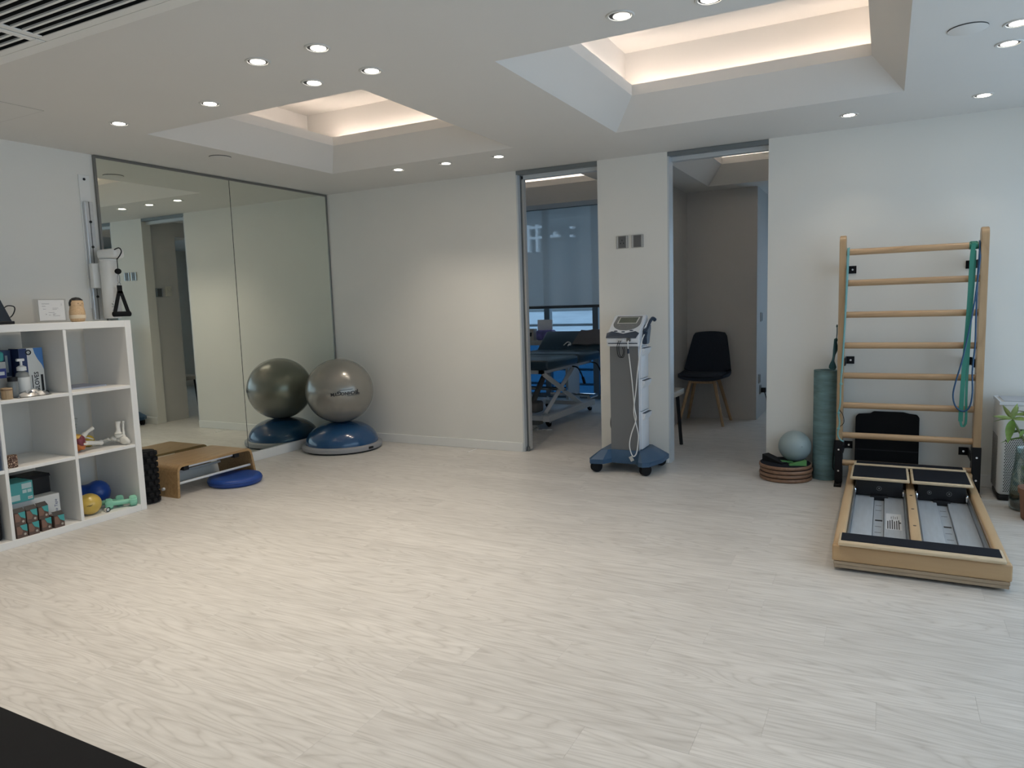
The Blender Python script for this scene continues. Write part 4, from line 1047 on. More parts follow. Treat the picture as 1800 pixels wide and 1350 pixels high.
b = MB(); b.box(-1.495, -1.482, 4.490, 4.502, .800, .832, .002, 1); b.build('lead_clip', navy_p, ap, world=True)
b = MB(); b.box(-.012, .012, -.001, .001, -.022, .012, M=Matrix.Translation((-1.478, 4.497, .105)) @ Matrix.Rotation(-.5, 4, 'Y')); tg = b.build('lead_tag', mat('tag_pale', (0.5, 0.5, 0.48), .5), ap, 0, world=True)
b = MB(); b.prism([(-1.426, 4.60, .855), (-1.426, 4.66, .855), (-1.426, 4.70, .95), (-1.426, 4.70, .985), (-1.426, 4.64, .975), (-1.426, 4.595, .905)], (.032, 0, 0)); bmesh.ops.bevel(b.bm, geom=list(b.bm.edges), offset=.005, segments=2, affect='EDGES'); b.build('probe_holder', navy_p, ap, 35, world=True)
b = MB(); b.tube([(-1.405, 4.60, .935), (-1.400, 4.64, .965), (-1.392, 4.68, 1.005), (-1.385, 4.71, 1.022), (-1.378, 4.735, 1.010)], [.011, .011, .010, .012, .013], 12, sub=4); b.build('probe', navy_p, ap, world=True)
b = MB(); b.tube([(-1.412, 4.62, .958), (-1.408, 4.66, .985), (-1.402, 4.70, 1.015)], .008, 10, sub=3); b.build('probe_sleeve', tw, ap, world=True)
b = MB(); b.tube([(-1.648, 4.70, .80), (-1.665, 4.69, .68), (-1.66, 4.68, .55), (-1.645, 4.69, .50)], .0028, 8, sub=6); b.build('side_lead', mat('lead_grey', (0.5, 0.5, 0.48), .5), ap, world=True)
b = MB(); b.tube([(-1.640, 4.66, .38), (-1.665, 4.65, .35), (-1.665, 4.64, .28), (-1.640, 4.65, .23)], .0045, 8, sub=6); b.build('power_lead', black_plastic, tr, world=True)

# ------------------------------------------------------------------ treatment room: blind, desk, bed
bl = thing('roller_blind', 'grey roller blind covering the upper treatment room window', 'blind', (-3.05, 7.72, 2.40))
fab = screen_fabric('blind_screen_fabric', (0.46, 0.455, 0.44), 0.14, 0.40)
b = MB(); b.quad((-4.30, 7.72, 1.105), (-1.81, 7.72, 1.105), (-1.81, 7.72, 2.40), (-4.30, 7.72, 2.40)); b.build('fabric', fab, bl, 0, world=True)
b = MB(); b.box(-4.30, -1.81, 7.708, 7.732, 1.075, 1.108, .004); b.build('bottom_bar', mat('blind_bar_grey', (0.10, 0.105, 0.11), .5), bl, 0, world=True)
b = MB(); b.cyl((-4.30, 7.735, 2.385), (-1.81, 7.735, 2.385), .03, n=20); b.build('roller_tube', plate_m, bl, world=True)

dk = thing('window_desk', 'narrow white desk under the treatment room window', 'desk', (-3.70, 7.55, 0))
dkm = mat('desk_white', (0.50, 0.50, 0.48), .5)
b = MB(); b.box(-4.30, -3.12, 7.34, 7.70, .668, .722, .003); b.build('worktop', dkm, dk, 0, world=True)
for x in (-4.27, -3.17):
    b = MB(); b.box(x, x + .03, 7.36, 7.69, 0, .668); b.build('leg_panel', dkm, dk, 0, world=True)
DZ = .7225
def tiny_box(lab, x, y_, w, d, h, col, extra=None):
    t = thing('supply_box', lab, 'box', (x, y_, DZ))
    b = MB(); b.box(-w / 2, w / 2, -d / 2, d / 2, 0, h, .002, 1); b.build('carton', mat('carton_' + lab.split()[0], col, .6), t, 0)
    return t
glv = tiny_box('beige dispenser box with three printed cups on the desk', -3.66, 7.42, .20, .10, .13, (0.52, 0.48, 0.42))
for k in range(3):
    b = MB(); b.lathe([(0, 0), (.012, 0), (.016, .03), (.020, .045), (0, .045)], (-.062 + k * .062, -.0505, .045), 12, Matrix.Scale(.02, 3, Vector((0, 1, 0)))); b.build('printed_cup', black_plastic, glv)
b = MB(); b.sphere((-.02, 0, .142), (.03, .025, .02), 10, 6); b.build('tissue_tuft', white_plastic, glv)
sm = tiny_box('small striped box at the near end of the desk', -3.82, 7.42, .10, .09, .07, (0.46, 0.46, 0.46))
b = MB(); b.box(-.03, -.01, -.0455, -.045, .02, .055); b.box(.01, .03, -.0455, -.045, .02, .055); b.build('print', black_plastic, sm, 0)
ts = thing('tissue_box', 'purple tissue packet with a white tissue standing up', 'tissue box', (-3.42, 7.43, DZ))
b = MB(); b.box(-.115, .095, -.06, .06, 0, .115, .025, 3); b.build('packet', mat('purple_wrap', (0.22, 0.20, 0.52), .4, noise=.35, nscale=14), ts)
b = MB(); b.ribbon([(-.02, 0, .105), (-.015, -.01, .17), (-.022, .008, .23)], (.17, .03, 0), .012, sub=3); b.build('tissue', mat('tissue_white', (0.82, 0.84, 0.88), .8), ts)

bedm = mat('bed_vinyl_blue', (0.014, 0.04, 0.065), .32, coat=.15)
bw = mat('bed_frame_white', (0.66, 0.67, 0.68), .35)
bed = thing('treatment_bed', 'dark blue padded treatment bed on a white scissor frame with castors', 'treatment bed', (-3.05, 6.5, 0))
bx0, bx1 = -3.32, -2.60
def pad(name, y0, y1, z0, z1, tilt=0.0, piv=None):
    b = MB(); b.box(bx0, bx1, y0, y1, z0, z1, .032, 4)
    if tilt:
        M = Matrix.Translation(piv) @ Matrix.Rotation(tilt, 4, 'X') @ Matrix.Translation(-Vector(piv)); bmesh.ops.transform(b.bm, matrix=M, verts=b.bm.verts)
    return b.build(name, bedm, bed, world=True)
pad('leg_pad', 5.66, 6.36, .555, .645)
pad('middle_pad', 6.37, 6.95, .555, .650)
pad('backrest_pad', 6.95, 7.30, .585, .665, .62, (0, 6.97, .60))
b = MB(); b.box(bx0 + .10, bx0 + .14, 5.75, 6.95, .515, .552); b.box(bx1 - .14, bx1 - .10, 5.75, 6.95, .515, .552); b.box(bx0 + .1, bx1 - .1, 5.75, 5.79, .515, .552); b.box(bx0 + .1, bx1 - .1, 6.90, 6.94, .515, .552)
b.build('top_frame', bw, bed, 0, world=True)
for x in (bx0 + .12, bx1 - .12):
    b = MB(); b.tube([(x, 5.80, .52), (x, 6.66, .135)], .028, 4); b.build('scissor_arm', bw, bed, 20, world=True)
    b = MB(); b.tube([(x - .035, 6.62, .52), (x - .035, 5.90, .135)], .024, 4); b.build('scissor_arm', bw, bed, 20, world=True)
b = MB(); b.cyl((bx0 + .08, 6.24, .325), (bx1 - .08, 6.24, .325), .018, n=14); b.build('pivot_bar', chrome, bed, world=True)
for x in (bx0 + .10, bx1 - .10):
    b = MB(); b.box(x - .035, x + .035, 5.80, 6.95, .075, .135, .006); b.build('base_beam', bw, bed, 0, world=True)
b = MB(); b.box(bx0 + .1, bx1 - .1, 5.82, 5.90, .08, .12); b.box(bx0 + .1, bx1 - .1, 6.85, 6.92, .08, .12); b.build('cross_beam', bw, bed, 0, world=True)
for x in (bx0 + .08, bx1 - .16):
    for y_ in (5.98, 7.02):
        b = MB(); b.lathe([(0, -.012), (.040, -.012), (.046, -.008), (.046, .008), (.040, .012), (0, .012)], (x, y_, .046), 22, Matrix.Rotation(PI / 2 - .3, 3, 'Y')); c = b.build('castor', black_rubber, bed, world=True)
        b = MB(); b.box(x - .022, x - .016, y_ - .02, y_ + .02, .035, .112, .002); b.box(x + .016, x + .022, y_ - .02, y_ + .02, .035, .112, .002); b.cyl((x, y_, .10), (x, y_, .14), .012, n=10); b.build('castor_fork', chrome, c, world=True)
b = MB(); b.tube([(bx1 - .10, 6.86, .16), (bx1 - .10, 7.08, .16)], .018, 8); b.tube([(bx0 + .1, 7.06, .16), (bx1 - .1, 7.06, .16)], .018, 8); b.build('rear_bar', chrome, bed, world=True)
for y_, z in ((6.42, .545), (6.93, .54)):
    b = MB(); b.tube([(bx1 - .09, y_, z - .02), (bx1 - .03, y_ - .02, z - .03), (bx1 - .005, y_ + .01, z - .09), (bx1 + .005, y_ + .03, z - .14)], .007, 8, sub=4); b.build('lever', black_plastic, bed, world=True)
    b = MB(); b.tube([(bx1 + .004, y_ + .027, z - .128), (bx1 + .012, y_ + .05, z - .19)], .014, 10); b.build('lever_grip', black_plastic, bed, world=True)
b = MB(); b.box(-2.98, -2.82, 5.86, 6.02, .14, .24, .02, 3); b.tube([(-2.90, 5.94, .22), (-2.90, 6.10, .36), (-2.90, 6.25, .48)], .026, 10); b.build('lift_motor', mat('motor_grey', (0.13, 0.125, 0.12), .6), bed, world=True)
b = MB(); b.box(-2.99, -2.80, 5.84, 5.96, .03, .10, .006); b.build('motor_cover', mat('cover_grey', (0.20, 0.20, 0.19), .6), bed, world=True)
tl = thing('grey_towel', 'folded grey towel lying over the raised bed headrest', 'towel', (-2.78, 7.12, .80))
Mt = Matrix.Translation((0, 6.97, .60)) @ Matrix.Rotation(.62, 4, 'X') @ Matrix.Translation((0, -6.97, -.60))
b = MB(); rng = random.Random(2)
def tw_f(u, v): return Mt @ Vector((-2.92 + .30 * u + .03 * v, 7.03 + .24 * v, .674 + .006 * math.sin(u * 9 + v * 3)))
def tw_g(u, v): return Mt @ Vector((-2.92 + .30 * u + .03 * v, 7.03 + .24 * v, .688 + .006 * math.sin(u * 9 + v * 3)))
b.grid(tw_f, 12, 8); b.grid(tw_g, 12, 8); 
bmesh.ops.bridge_loops(b.bm, edges=[e for e in b.bm.edges if e.is_boundary])
b.build('towel', mat('towel_grey', (0.12, 0.115, 0.12), .95, bump=.5, bscale=400), tl, 50, world=True)
ca = thing('bed_remote', 'small white cable connector lying on the headrest beside the towel', 'connector', (-2.99, 7.06, .72))
b = MB(); b.tube([Mt @ Vector(p) for p in ((-3.02, 7.03, .671), (-2.99, 7.08, .674), (-2.95, 7.06, .674), (-2.97, 7.02, .671))], .006, 8, sub=4); b.build('lead', white_plastic, ca, world=True)
b = MB(); b.box(-.016, .016, -.012, .012, 0, .012, .003, M=Mt @ Matrix.Translation((-2.955, 7.04, .6665))); b.build('plug', white_plastic, ca, world=True)
fpd = thing('foot_pedal', 'pale foot pedal with cable on the floor at the bed end', 'foot pedal', (-2.84, 5.72, 0))
b = MB(); b.prism([(-.09, -.07, 0), (-.09, .07, 0), (-.09, .07, .03), (-.09, -.05, .018)], (.16, 0, 0)); b.build('base', mat('pedal_grey', (0.40, 0.39, 0.36), .5), fpd, 0)
for k in range(3):
    b = MB(); b.box(-.085, .065, -.035 + k * .035, -.015 + k * .035, .022 + k * .006, .034 + k * .006, .002, 1); b.build('pedal_bar', mat('pedal_ivory', (0.5, 0.48, 0.44), .5), fpd, 0)
b = MB(); b.tube([(.07, .03, .008), (.12, .05, .005), (.10, .085, .005), (.16, .075, .005), (.19, .10, .005), (.14, .105, .005)], .004, 6, sub=6); b.build('cable', white_plastic, fpd)

# ------------------------------------------------------------------ chair room
fabn = mat('navy_fabric', (0.018, 0.024, 0.038), .95, bump=.6, bscale=500, noise=.15, nscale=120)
legw = wood_mat('beech_leg', (0.42, 0.28, 0.16), (0.30, 0.19, 0.10), .45, 'z', 2.5, 8)
chr_ = thing('side_chair', 'navy upholstered shell chair with splayed wooden legs in the far room', 'chair', (-1.462, 6.625, 0), rotz=0.0)
def shell(u, v, off=0.0):
    # v 0 front of the seat .. 1 top of the back, u across
    s = (u - .5) * 2
    if v < .5:
        t = v / .5; w = .212 + .01 * math.sin(PI * t); yv = -.20 + .34 * t; z = .455 - .022 * math.sin(PI * t) + (.03 * abs(s) ** 3) - .025 * (1 - t) ** 4 + off
        if t < .2: w *= .93 + .35 * t
        return (s * w, yv, z)
    t = (v - .5) / .5; w = .212 - .062 * t ** 1.1 if t < .92 else (.212 - .062 * t ** 1.1) * (1 - (t - .92) * 1.0)
    yv = .14 + .105 * t - .05 * s * s * (1 - .5 * t) - off * .9; z = .462 + .37 * t - .012 * s * s * t + .03 * abs(s) ** 3 * (1 - t) + off * .3 + .02 * math.sin(PI * min(t * 3, 1)) * 0
    return (s * w, yv, z)
b = MB(); b.grid(lambda u, v: shell(u, v, 0.0), 18, 28); b.grid(lambda u, v: shell(u, v, -.026), 18, 28)
bmesh.ops.bridge_loops(b.bm, edges=[e for e in b.bm.edges if e.is_boundary])
b.build('seat_shell', fabn, chr_, 60)
b = MB()
def cush(u, v):
    s = (u - .5) * 2; t = v
    e = (1 - abs(s) ** 4) * (1 - abs(2 * t - 1) ** 4)
    return (s * .185, -.185 + .30 * t, .437 + .032 * max(e, 0) ** .5 + .02 * abs(s) ** 3)
b.grid(cush, 16, 16); b.build('seat_cushion', fabn, chr_, 60)
for sx, sy in ((-1, -1), (1, -1), (-1, 1), (1, 1)):
    b = MB(); b.cyl((sx * .10, sy * .09 - .01, .425), (sx * .200, sy * .185 + .0, 0.0), .017, .0125, n=14); b.build('leg', legw, chr_)
b = MB(); b.box(-.12, .12, -.12, -.095, .375, .405, .003); b.box(-.12, .12, .075, .10, .375, .405, .003); b.box(-.02, .02, -.10, .08, .378, .403, .003); b.build('cross_brace', legw, chr_)

stl = thing('side_stool', 'pale topped stool with black metal legs behind the pillar', 'stool', (-1.535, 5.40, 0))
b = MB(); b.box(-.145, .145, -.17, .17, .405, .450, .006); b.build('seat', wood_mat('stool_top_wood', (0.48, 0.43, 0.36), (0.36, 0.31, 0.25), .5, 'y', 1.5), stl)
for sx in (-1, 1):
    for sy in (-1, 1):
        b = MB(); b.tube([(sx * .10, sy * .13, .405), (sx * .125, sy * .15, 0.0)], .014, 4); b.build('leg', black_plastic, stl, 0)
plate('wall_socket', 'upper single switch on the blue-lit side wall of the far room', (-1.05, 7.15, .95), 'switch', '+x', cat='switch')
plate('wall_socket', 'lower switch plate near the plugged socket in the far room', (-1.05, 7.05, .372), 'switch', '+x', cat='switch')
ps = plate('wall_socket', 'low wall socket with a plugged-in black adapter in the far room', (-1.05, 7.12, .262), 'socket', '+x')
pg = thing('power_plug', 'black plug and cable in the low socket of the far room', 'plug', (-1.039, 7.12, .255), rotz=PI / 2)
b = MB(); b.box(-.022, .022, -.042, 0, -.022, .022, .004); b.build('plug', black_plastic, pg)
b = MB(); b.tube([(0, -.03, -.02), (.02, -.045, -.08), (.06, -.05, -.16), (.12, -.05, -.22), (.2, -.05, -.252)], .004, 8, sub=5); b.build('cable', black_plastic, pg)
# ------------------------------------------------------------------ wall bars
beech = wood_mat('beech', (0.50, 0.335, 0.185), (0.36, 0.225, 0.115), .4, 'z', 1.2, 9, coat=.1, contrast=.8)
beech_x = wood_mat('beech_rung', (0.52, 0.34, 0.19), (0.36, 0.22, 0.115), .38, 'x', 1.2, 9, coat=.1, contrast=.8)
steel_blk = mat('black_steel', (0.010, 0.010, 0.012), .4, .3, spec=.3)
wbar = thing('wall_bars', 'wooden wall bars with eight rungs bolted to the white wall', 'wall bars', (0.122, 4.72, 0))
UY0, UY1 = 4.665, 4.745
for x0, x1 in ((-.249, -.214), (.450, .487)):
    b = MB(); pts = []
    for k in range(13):
        a = PI * k / 12; pts.append((x0, (UY0 + UY1) / 2 + .04 * math.cos(a), 1.445 + .04 * math.sin(a)))
    b.prism(pts + [(x0, UY0, .02), (x0, UY1, .02)], (x1 - x0, 0, 0)); bmesh.ops.bevel(b.bm, geom=[e for e in b.bm.edges], offset=.003, segments=2, affect='EDGES')
    b.build('upright', beech, wbar, 30, world=True)
for z in (1.387, 1.207, 1.021, .839, .659, .480, .298, .128):
    b = MB(); b.cyl((-.214, 4.703, z), (.450, 4.703, z), .0185, n=20); b.build('rung', beech_x, wbar, world=True)
for s, (x0, x1) in ((-1, (-.2525, -.212)), (1, (.4475, .4905))):
    b = MB(); b.box(x0, x1, UY0 - .006, UY1 + .004, .012, .272, .002, 1); b.build('steel_shoe', steel_blk, wbar, 0, world=True)
    b = MB(); b.box(x0, x1, UY0 - .075, UY1 + .01, 0, .012, .001, 1); b.build('foot_plate', steel_blk, wbar, 0, world=True)
    for z in (.085, .215):
        b = MB(); b.cyl(((x0 + x1) / 2, UY0 - .010, z), ((x0 + x1) / 2, UY0 - .005, z), .0055, n=12); b.build('bolt', chrome, wbar, world=True)
    b = MB(); b.cyl(((x0 + x1) / 2, UY0 - .045, .010), ((x0 + x1) / 2, UY0 - .045, .016), .009, n=12); b.build('bolt', chrome, wbar, world=True)
    for z in (1.290, .737, .205):
        b = MB()
        if s < 0: b.box(-.214, -.165, WY - .006, WY, z - .023, z + .023, .001, 1); b.box(-.2145, -.2085, UY1 - .02, WY - .003, z - .023, z + .023)
        else: b.box(.400, .450, WY - .006, WY, z - .023, z + .023, .001, 1); b.box(.4445, .4505, UY1 - .02, WY - .003, z - .023, z + .023)
        br = b.build('wall_bracket', steel_blk, wbar, 0, world=True)
        xx = -.186 if s < 0 else .424
        b = MB(); b.cyl((xx, WY - .011, z), (xx, WY - .006, z), .006, n=12); b.build('bolt', chrome, br, world=True)

# bands hanging from the bars
gband = mat('green_latex', (0.020, 0.20, 0.135), .45)
gb_ = thing('resistance_band', 'wide green resistance band looped over the top rung', 'resistance band', (.43, 4.67, 1.40))
wl = lambda t: Vector((.030, 0, 0))
def wtaper(t): return Vector((.040 - .016 * min(t * 8, 1), 0, 0)) if t < .5 else Vector((.014 + .006 * (t - .5), 0.004, 0))
b = MB(); b.ribbon([(.418, 4.720, 1.398), (.418, 4.703, 1.4095), (.417, 4.683, 1.398), (.414, 4.678, 1.365), (.410, 4.672, 1.30), (.405, 4.668, 1.05), (.392, 4.664, .70), (.386, 4.662, .45), (.388, 4.660, .405), (.396, 4.660, .385), (.406, 4.664, .395), (.412, 4.666, .43), (.409, 4.670, .60), (.415, 4.676, .95), (.424, 4.680, 1.25), (.424, 4.682, 1.36)], lambda t: Vector((.032 if t < .12 else .022 if t < .5 else .012, .004, 0)), .003, sub=6); b.build('band', gband, gb_, 50, world=True)
b = MB(); b.lathe([(.0192, -.021), (.0205, -.020), (.0205, .020), (.0192, .021)], (.418, 4.703, 1.387), 20, Matrix.Rotation(PI / 2, 3, 'Y')); b.build('wrap', gband, gb_, world=True)
blt = mat('blue_tubing', (0.018, 0.075, 0.17), .45)
bt_ = thing('resistance_tube', 'thin blue resistance tube looped over the top rung beside the green band', 'resistance band', (.44, 4.68, 1.40))
b = MB(); b.tube([(.4445, 4.703, 1.410), (.4445, 4.680, 1.395), (.443, 4.668, 1.33), (.438, 4.658, 1.20), (.438, 4.655, 1.0), (.439, 4.652, .85), (.432, 4.660, .70), (.436, 4.658, .58), (.425, 4.656, .50), (.395, 4.654, .475), (.360, 4.654, .50), (.345, 4.656, .56), (.355, 4.652, .64), (.385, 4.650, .78), (.425, 4.652, 1.05), (.446, 4.662, 1.30), (.446, 4.684, 1.38)], .0042, 8, sub=6); b.build('tube', blt, bt_, world=True)
b = MB(); b.lathe([(.0195, -.003), (.024, -.002), (.024, .002), (.0195, .003)], (.4445, 4.703, 1.387), 20, Matrix.Rotation(PI / 2, 3, 'Y')); b.build('wrap', blt, bt_, world=True)
pale = mat('pale_teal_latex', (0.16, 0.36, 0.36), .45)
rp_ = thing('resistance_rope', 'pale teal knotted band hanging along the left post of the bars', 'resistance band', (-.20, 4.68, 1.40))
b = MB(); b.tube([(-.205, 4.703, 1.409), (-.206, 4.680, 1.39), (-.207, 4.655, 1.25), (-.212, 4.648, 1.0), (-.219, 4.646, .80), (-.227, 4.645, .62), (-.228, 4.642, .50), (-.236, 4.642, .44), (-.229, 4.640, .38), (-.238, 4.640, .32), (-.228, 4.638, .285), (-.205, 4.640, .268)], .0045, 8, sub=6); b.tube([(-.199, 4.703, 1.409), (-.200, 4.682, 1.39), (-.204, 4.657, 1.20), (-.215, 4.648, .85), (-.222, 4.646, .68)], .004, 8, sub=6); b.build('band', pale, rp_, world=True)
b = MB()
for z, x in ((.615, -.226), (.44, -.235), (.345, -.234)): b.sphere((x, 4.641, z), (.009, .007, .009), 10, 8)
b.build('knots', pale, rp_, world=True)
b = MB(); b.tube([(-.232, 4.640, .46), (-.212, 4.638, .43), (-.206, 4.638, .385), (-.224, 4.638, .36)], .0022, 6, sub=5); b.build('black_cord', black_plastic, rp_, world=True)
b = MB(); b.lathe([(.0195, -.006), (.022, -.005), (.022, .005), (.0195, .006)], (-.204, 4.703, 1.387), 20, Matrix.Rotation(PI / 2, 3, 'Y')); b.build('wrap', pale, rp_, world=True)
dk2 = thing('knotted_band', 'dark green bundled band hanging on the outside of the left post', 'resistance band', (-.262, 4.70, .78))
dgr = mat('dark_green_latex', (0.012, 0.055, 0.055), .5)
b = MB()
for k in range(5):
    o = (k - 2) * .004
    b.tube([(-.258 - abs(o), 4.70 + o, .88), (-.262 + o, 4.695 + o, .82), (-.270 - .5 * abs(o), 4.69 + 2 * o, .76), (-.276 + o * 2, 4.688 + o, .71), (-.268, 4.69 - o, .695 + .3 * abs(o))], .005, 7, sub=4)
b.build('bundle', dgr, dk2, world=True)
b = MB(); b.tube([(-.256, 4.70, .965), (-.255, 4.70, .92), (-.258, 4.70, .87)], .003, 6); b.sphere((-.2565, 4.70, .955), (.005, .005, .009), 8, 6); b.build('cord', dgr, dk2, world=True)
b = MB(); b.sphere((-.259, 4.698, .872), (.008, .012, .014), 10, 8); b.build('knot', dgr, dk2, world=True)

# ------------------------------------------------------------------ slide trainer on the floor (two carriages on a wooden frame)
maple_y = wood_mat('maple_rail', (0.56, 0.385, 0.215), (0.44, 0.285, 0.15), .35, 'y', 1.0, 8, coat=.15, contrast=.7)
maple_x = wood_mat('maple_board', (0.54, 0.355, 0.185), (0.43, 0.265, 0.13), .38, 'x', .9, 8, coat=.15, contrast=.7)
ply_x = wood_mat('birch_ply', (0.42, 0.32, 0.22), (0.33, 0.245, 0.16), .5, 'x', 2.0, 16)
ply_edge = wood_mat('ply_edge', (0.68, 0.55, 0.38), (0.50, 0.37, 0.22), .45, 'x', 3.0, 20)
nonslip = mat('dark_nonslip', (0.013, 0.015, 0.021), .85, spec=.15, bump=.3, bscale=900, noise=.15, nscale=500)
track_al = mat('track_aluminium', (0.50, 0.545, 0.595), .36, .35, noise=.05, nscale=8, stretch=(8, 1, 8))
stn = thing('slide_trainer', 'wooden two-track slide trainer with dark foot plates in front of the wall bars', 'slide trainer', (.138, 3.9, 0))
FX0, FX1, FYa, FYb = -.175, .449, 3.165, 4.66
for x in (-.10, .37):
    for y_ in (3.26, 4.55):
        b = MB(); b.cyl((x, y_, 0), (x, y_, .014), .028, n=18); b.build('rubber_foot', black_rubber, stn, world=True)
b = MB(); b.box(FX0 + .008, FX1 - .008, FYa + .004, FYa + .075, .014, .028, .001, 1); b.build('base_layer', ply_x, stn, 0, world=True)
b = MB(); b.box(FX0 + .006, FX1 - .006, FYa + .002, FYa + .075, .0285, .042, .001, 1); b.build('base_layer', ply_x, stn, 0, world=True)
b = MB(); b.box(FX0, FX1, FYa, FYa + .04, .0425, .112, .008, 3); b.build('front_board', maple_x, stn, world=True)
b = MB(); b.box(FX0, FX0 + .042, FYa + .04, FYb, .030, .108, .010, 3); b.build('side_rail', maple_y, stn, world=True)
b = MB(); b.box(FX1 - .042, FX1, FYa + .04, FYb, .030, .108, .010, 3); b.build('side_rail', maple_y, stn, world=True)
b = MB(); b.box(.118, .158, FYa + .04, FYb - .04, .060, .106, .004, 2); b.build('centre_rail', maple_y, stn, world=True)
for y_ in (3.33, 3.58, 3.86, 4.12):
    b = MB(); b.cyl((.138, y_, .1055), (.138, y_, .1068), .007, n=12); b.build('rail_bolt', mat('bolt_dark', (.05, .035, .03), .5), stn, world=True)
b = MB(); b.box(FX0, FX1, FYb - .04, FYb, .03, .125, .004); b.build('rear_board', maple_x, stn, world=True)
b = MB(); b.box(FX0 + .042, FX1 - .042, FYa + .075, FYb - .04, .020, .030); b.build('floor_tray', dark_alu, stn, 0, world=True)
for x0, x1 in ((FX0 + .044, .116), (.160, FX1 - .044)):
    w = x1 - x0
    for a, c in ((.035, .40), (.60, .965)):
        b = MB(); b.box(x0 + w * a, x0 + w * c, FYa + .076, FYb - .041, .0305, .052, .003, 2); b.build('track_channel', track_al, stn, world=True)
    b = MB(); b.box(x0 + w * .41, x0 + w * .59, FYa + .076, FYb - .041, .0305, .036); sc_ = b.build('scale_strip', track_al, stn, 0, world=True)
    for k in range(9):
        y_ = 3.36 + k * .095; big = k == 5
        if k == 6: continue
        b = MB(); b.box(x0 + w * .44, x0 + w * (.57 if big else .55), y_, y_ + (.022 if big else .004), .036, .0364); b.build('scale_mark', black_plastic, sc_, 0, world=True)
    for x in (x0, x1 - .008):
        b = MB(); b.box(x, x + .008, FYa + .076, FYb - .041, .031, .085, .001, 1); b.build('side_track', mat('track_steel', (.30, .33, .36), .3, .8), stn, 0, world=True)
# printed instruction sticker on one channel
x0 = FX0 + .044; w = .116 - x0
b = MB(); b.box(x0 + w * .63, x0 + w * .90, 3.66, 3.93, .0521, .0524); stk = b.build('sticker', mat('sticker_white', (.62, .64, .66), .4), stn, 0, world=True)
b = MB()
for k in range(6): b.box(x0 + w * (.655 + k * .038), x0 + w * (.672 + k * .038), 3.67, 3.80 + .012 * (k % 3), .0525, .0527)
b.box(x0 + w * .86, x0 + w * .89, 3.77, 3.79, .0525, .0527)
for k in range(4): b.box(x0 + w * (.72 + k * .035), x0 + w * (.728 + k * .035), 3.84, 3.88 + .008 * (k % 2), .0525, .0527)
b.build('sticker_print', black_plastic, stk, 0, world=True)
def foot_plate(name, x0, x1, y0, y1, z0, th, inset_):
    b = MB(); b.box(x0, x1, y0, y1, z0, z0 + th, .006, 3); p = b.build(name, ply_edge, stn, world=True)
    b = MB(); i = inset_; b.box(x0 + i[0], x1 - i[0], y0 + i[1], y1 - i[2], z0 + th - .004, z0 + th + .002, .0015, 1); b.build('grip_surface', nonslip, p, 0, world=True)
# front fixed plate
b = MB(); b.box(FX0 + .03, FX1 - .03, FYa + .012, FYa + .10, .106, .115); b.build('plate_spacer', black_plastic, stn, 0, world=True)
foot_plate('front_plate', FX0 + .022, FX1 - .022, FYa - .020, FYa + .118, .115, .016, (.010, .030, .004))
# carriages
for x0, x1, lab in ((-.152, .134, 'l'), (.142, .420, 'r')):
    b = MB(); b.box(x0 + .03, x1 - .03, 4.245, 4.53, .055, .138, .004); c = b.build('carriage', black_plastic, stn, world=True)
    b = MB(); b.box(x0 + .10, x1 - .10, 4.225, 4.25, .036, .062, .003); b.build('carriage_stop', black_plastic, stn, world=True)
    for x in (x0 + .022, x1 - .030):
        b = MB(); b.lathe([(0, -.005), (.020, -.005), (.022, 0), (.020, .005), (0, .005)], (x + .004, 4.262, .075), 18, Matrix.Rotation(PI / 2, 3, 'Y')); b.build('roller', chrome, stn, world=True)
    for x, rr_ in (((x0 + .5 * (x1 - x0)), .012),) if lab == 'l' else (((x0 + .30 * (x1 - x0)), .010), ((x0 + .62 * (x1 - x0)), .012)):
        b = MB(); b.lathe([(rr_ - .0015, 0), (rr_, 0), (rr_, .001), (rr_ - .0015, .001)], (x, 4.2445, .098), 20, Matrix.Rotation(PI / 2, 3, 'X')); b.sphere((x, 4.2445, .098), (.004, .001, .004), 8, 6); b.build('carriage_print', mat('print_grey', (.18, .18, .18), .5), stn, world=True)
    foot_plate('carriage_plate', x0, x1, 4.235, 4.545, .138, .016, (.012, .014, .012))
foot_plate('rear_plate', FX0 + .03, FX1 - .035, 4.556, 4.640, .144, .016, (.014, .012, .010))
b = MB(); b.box(FX0 + .05, FX1 - .05, 4.60, 4.655, .120, .144); b.build('rear_spacer', black_plastic, stn, 0, world=True)

jb_ = thing('jump_board', 'black padded jump board leaning against the wall behind the bars', 'jump board', (.02, 4.84, 0))
b = MB(); pts = [(-.150, .0), (-.150, .392), (-.135, .412), (-.068, .414), (-.052, .430), (.112, .430), (.135, .420), (.180, .418), (.194, .400), (.194, .0)]
Ms = Matrix.Translation((0, 4.805, 0)) @ Matrix.Rotation(-.12, 4, 'X')
b.prism([Ms @ Vector((x, 0, z)) for x, z in pts], Ms.to_3x3() @ Vector((0, .022, 0))); bmesh.ops.bevel(b.bm, geom=list(b.bm.edges), offset=.003, segments=2, affect='EDGES'); b.build('board', mat('black_cover', (.008, .008, .009), .75, spec=.12, bump=.2, bscale=500), jb_, 30, world=True)
b = MB(); b.box(-.148, .192, -.003, .0, .19, .196, M=Ms); b.build('seam', black_plastic, jb_, 0, world=True)

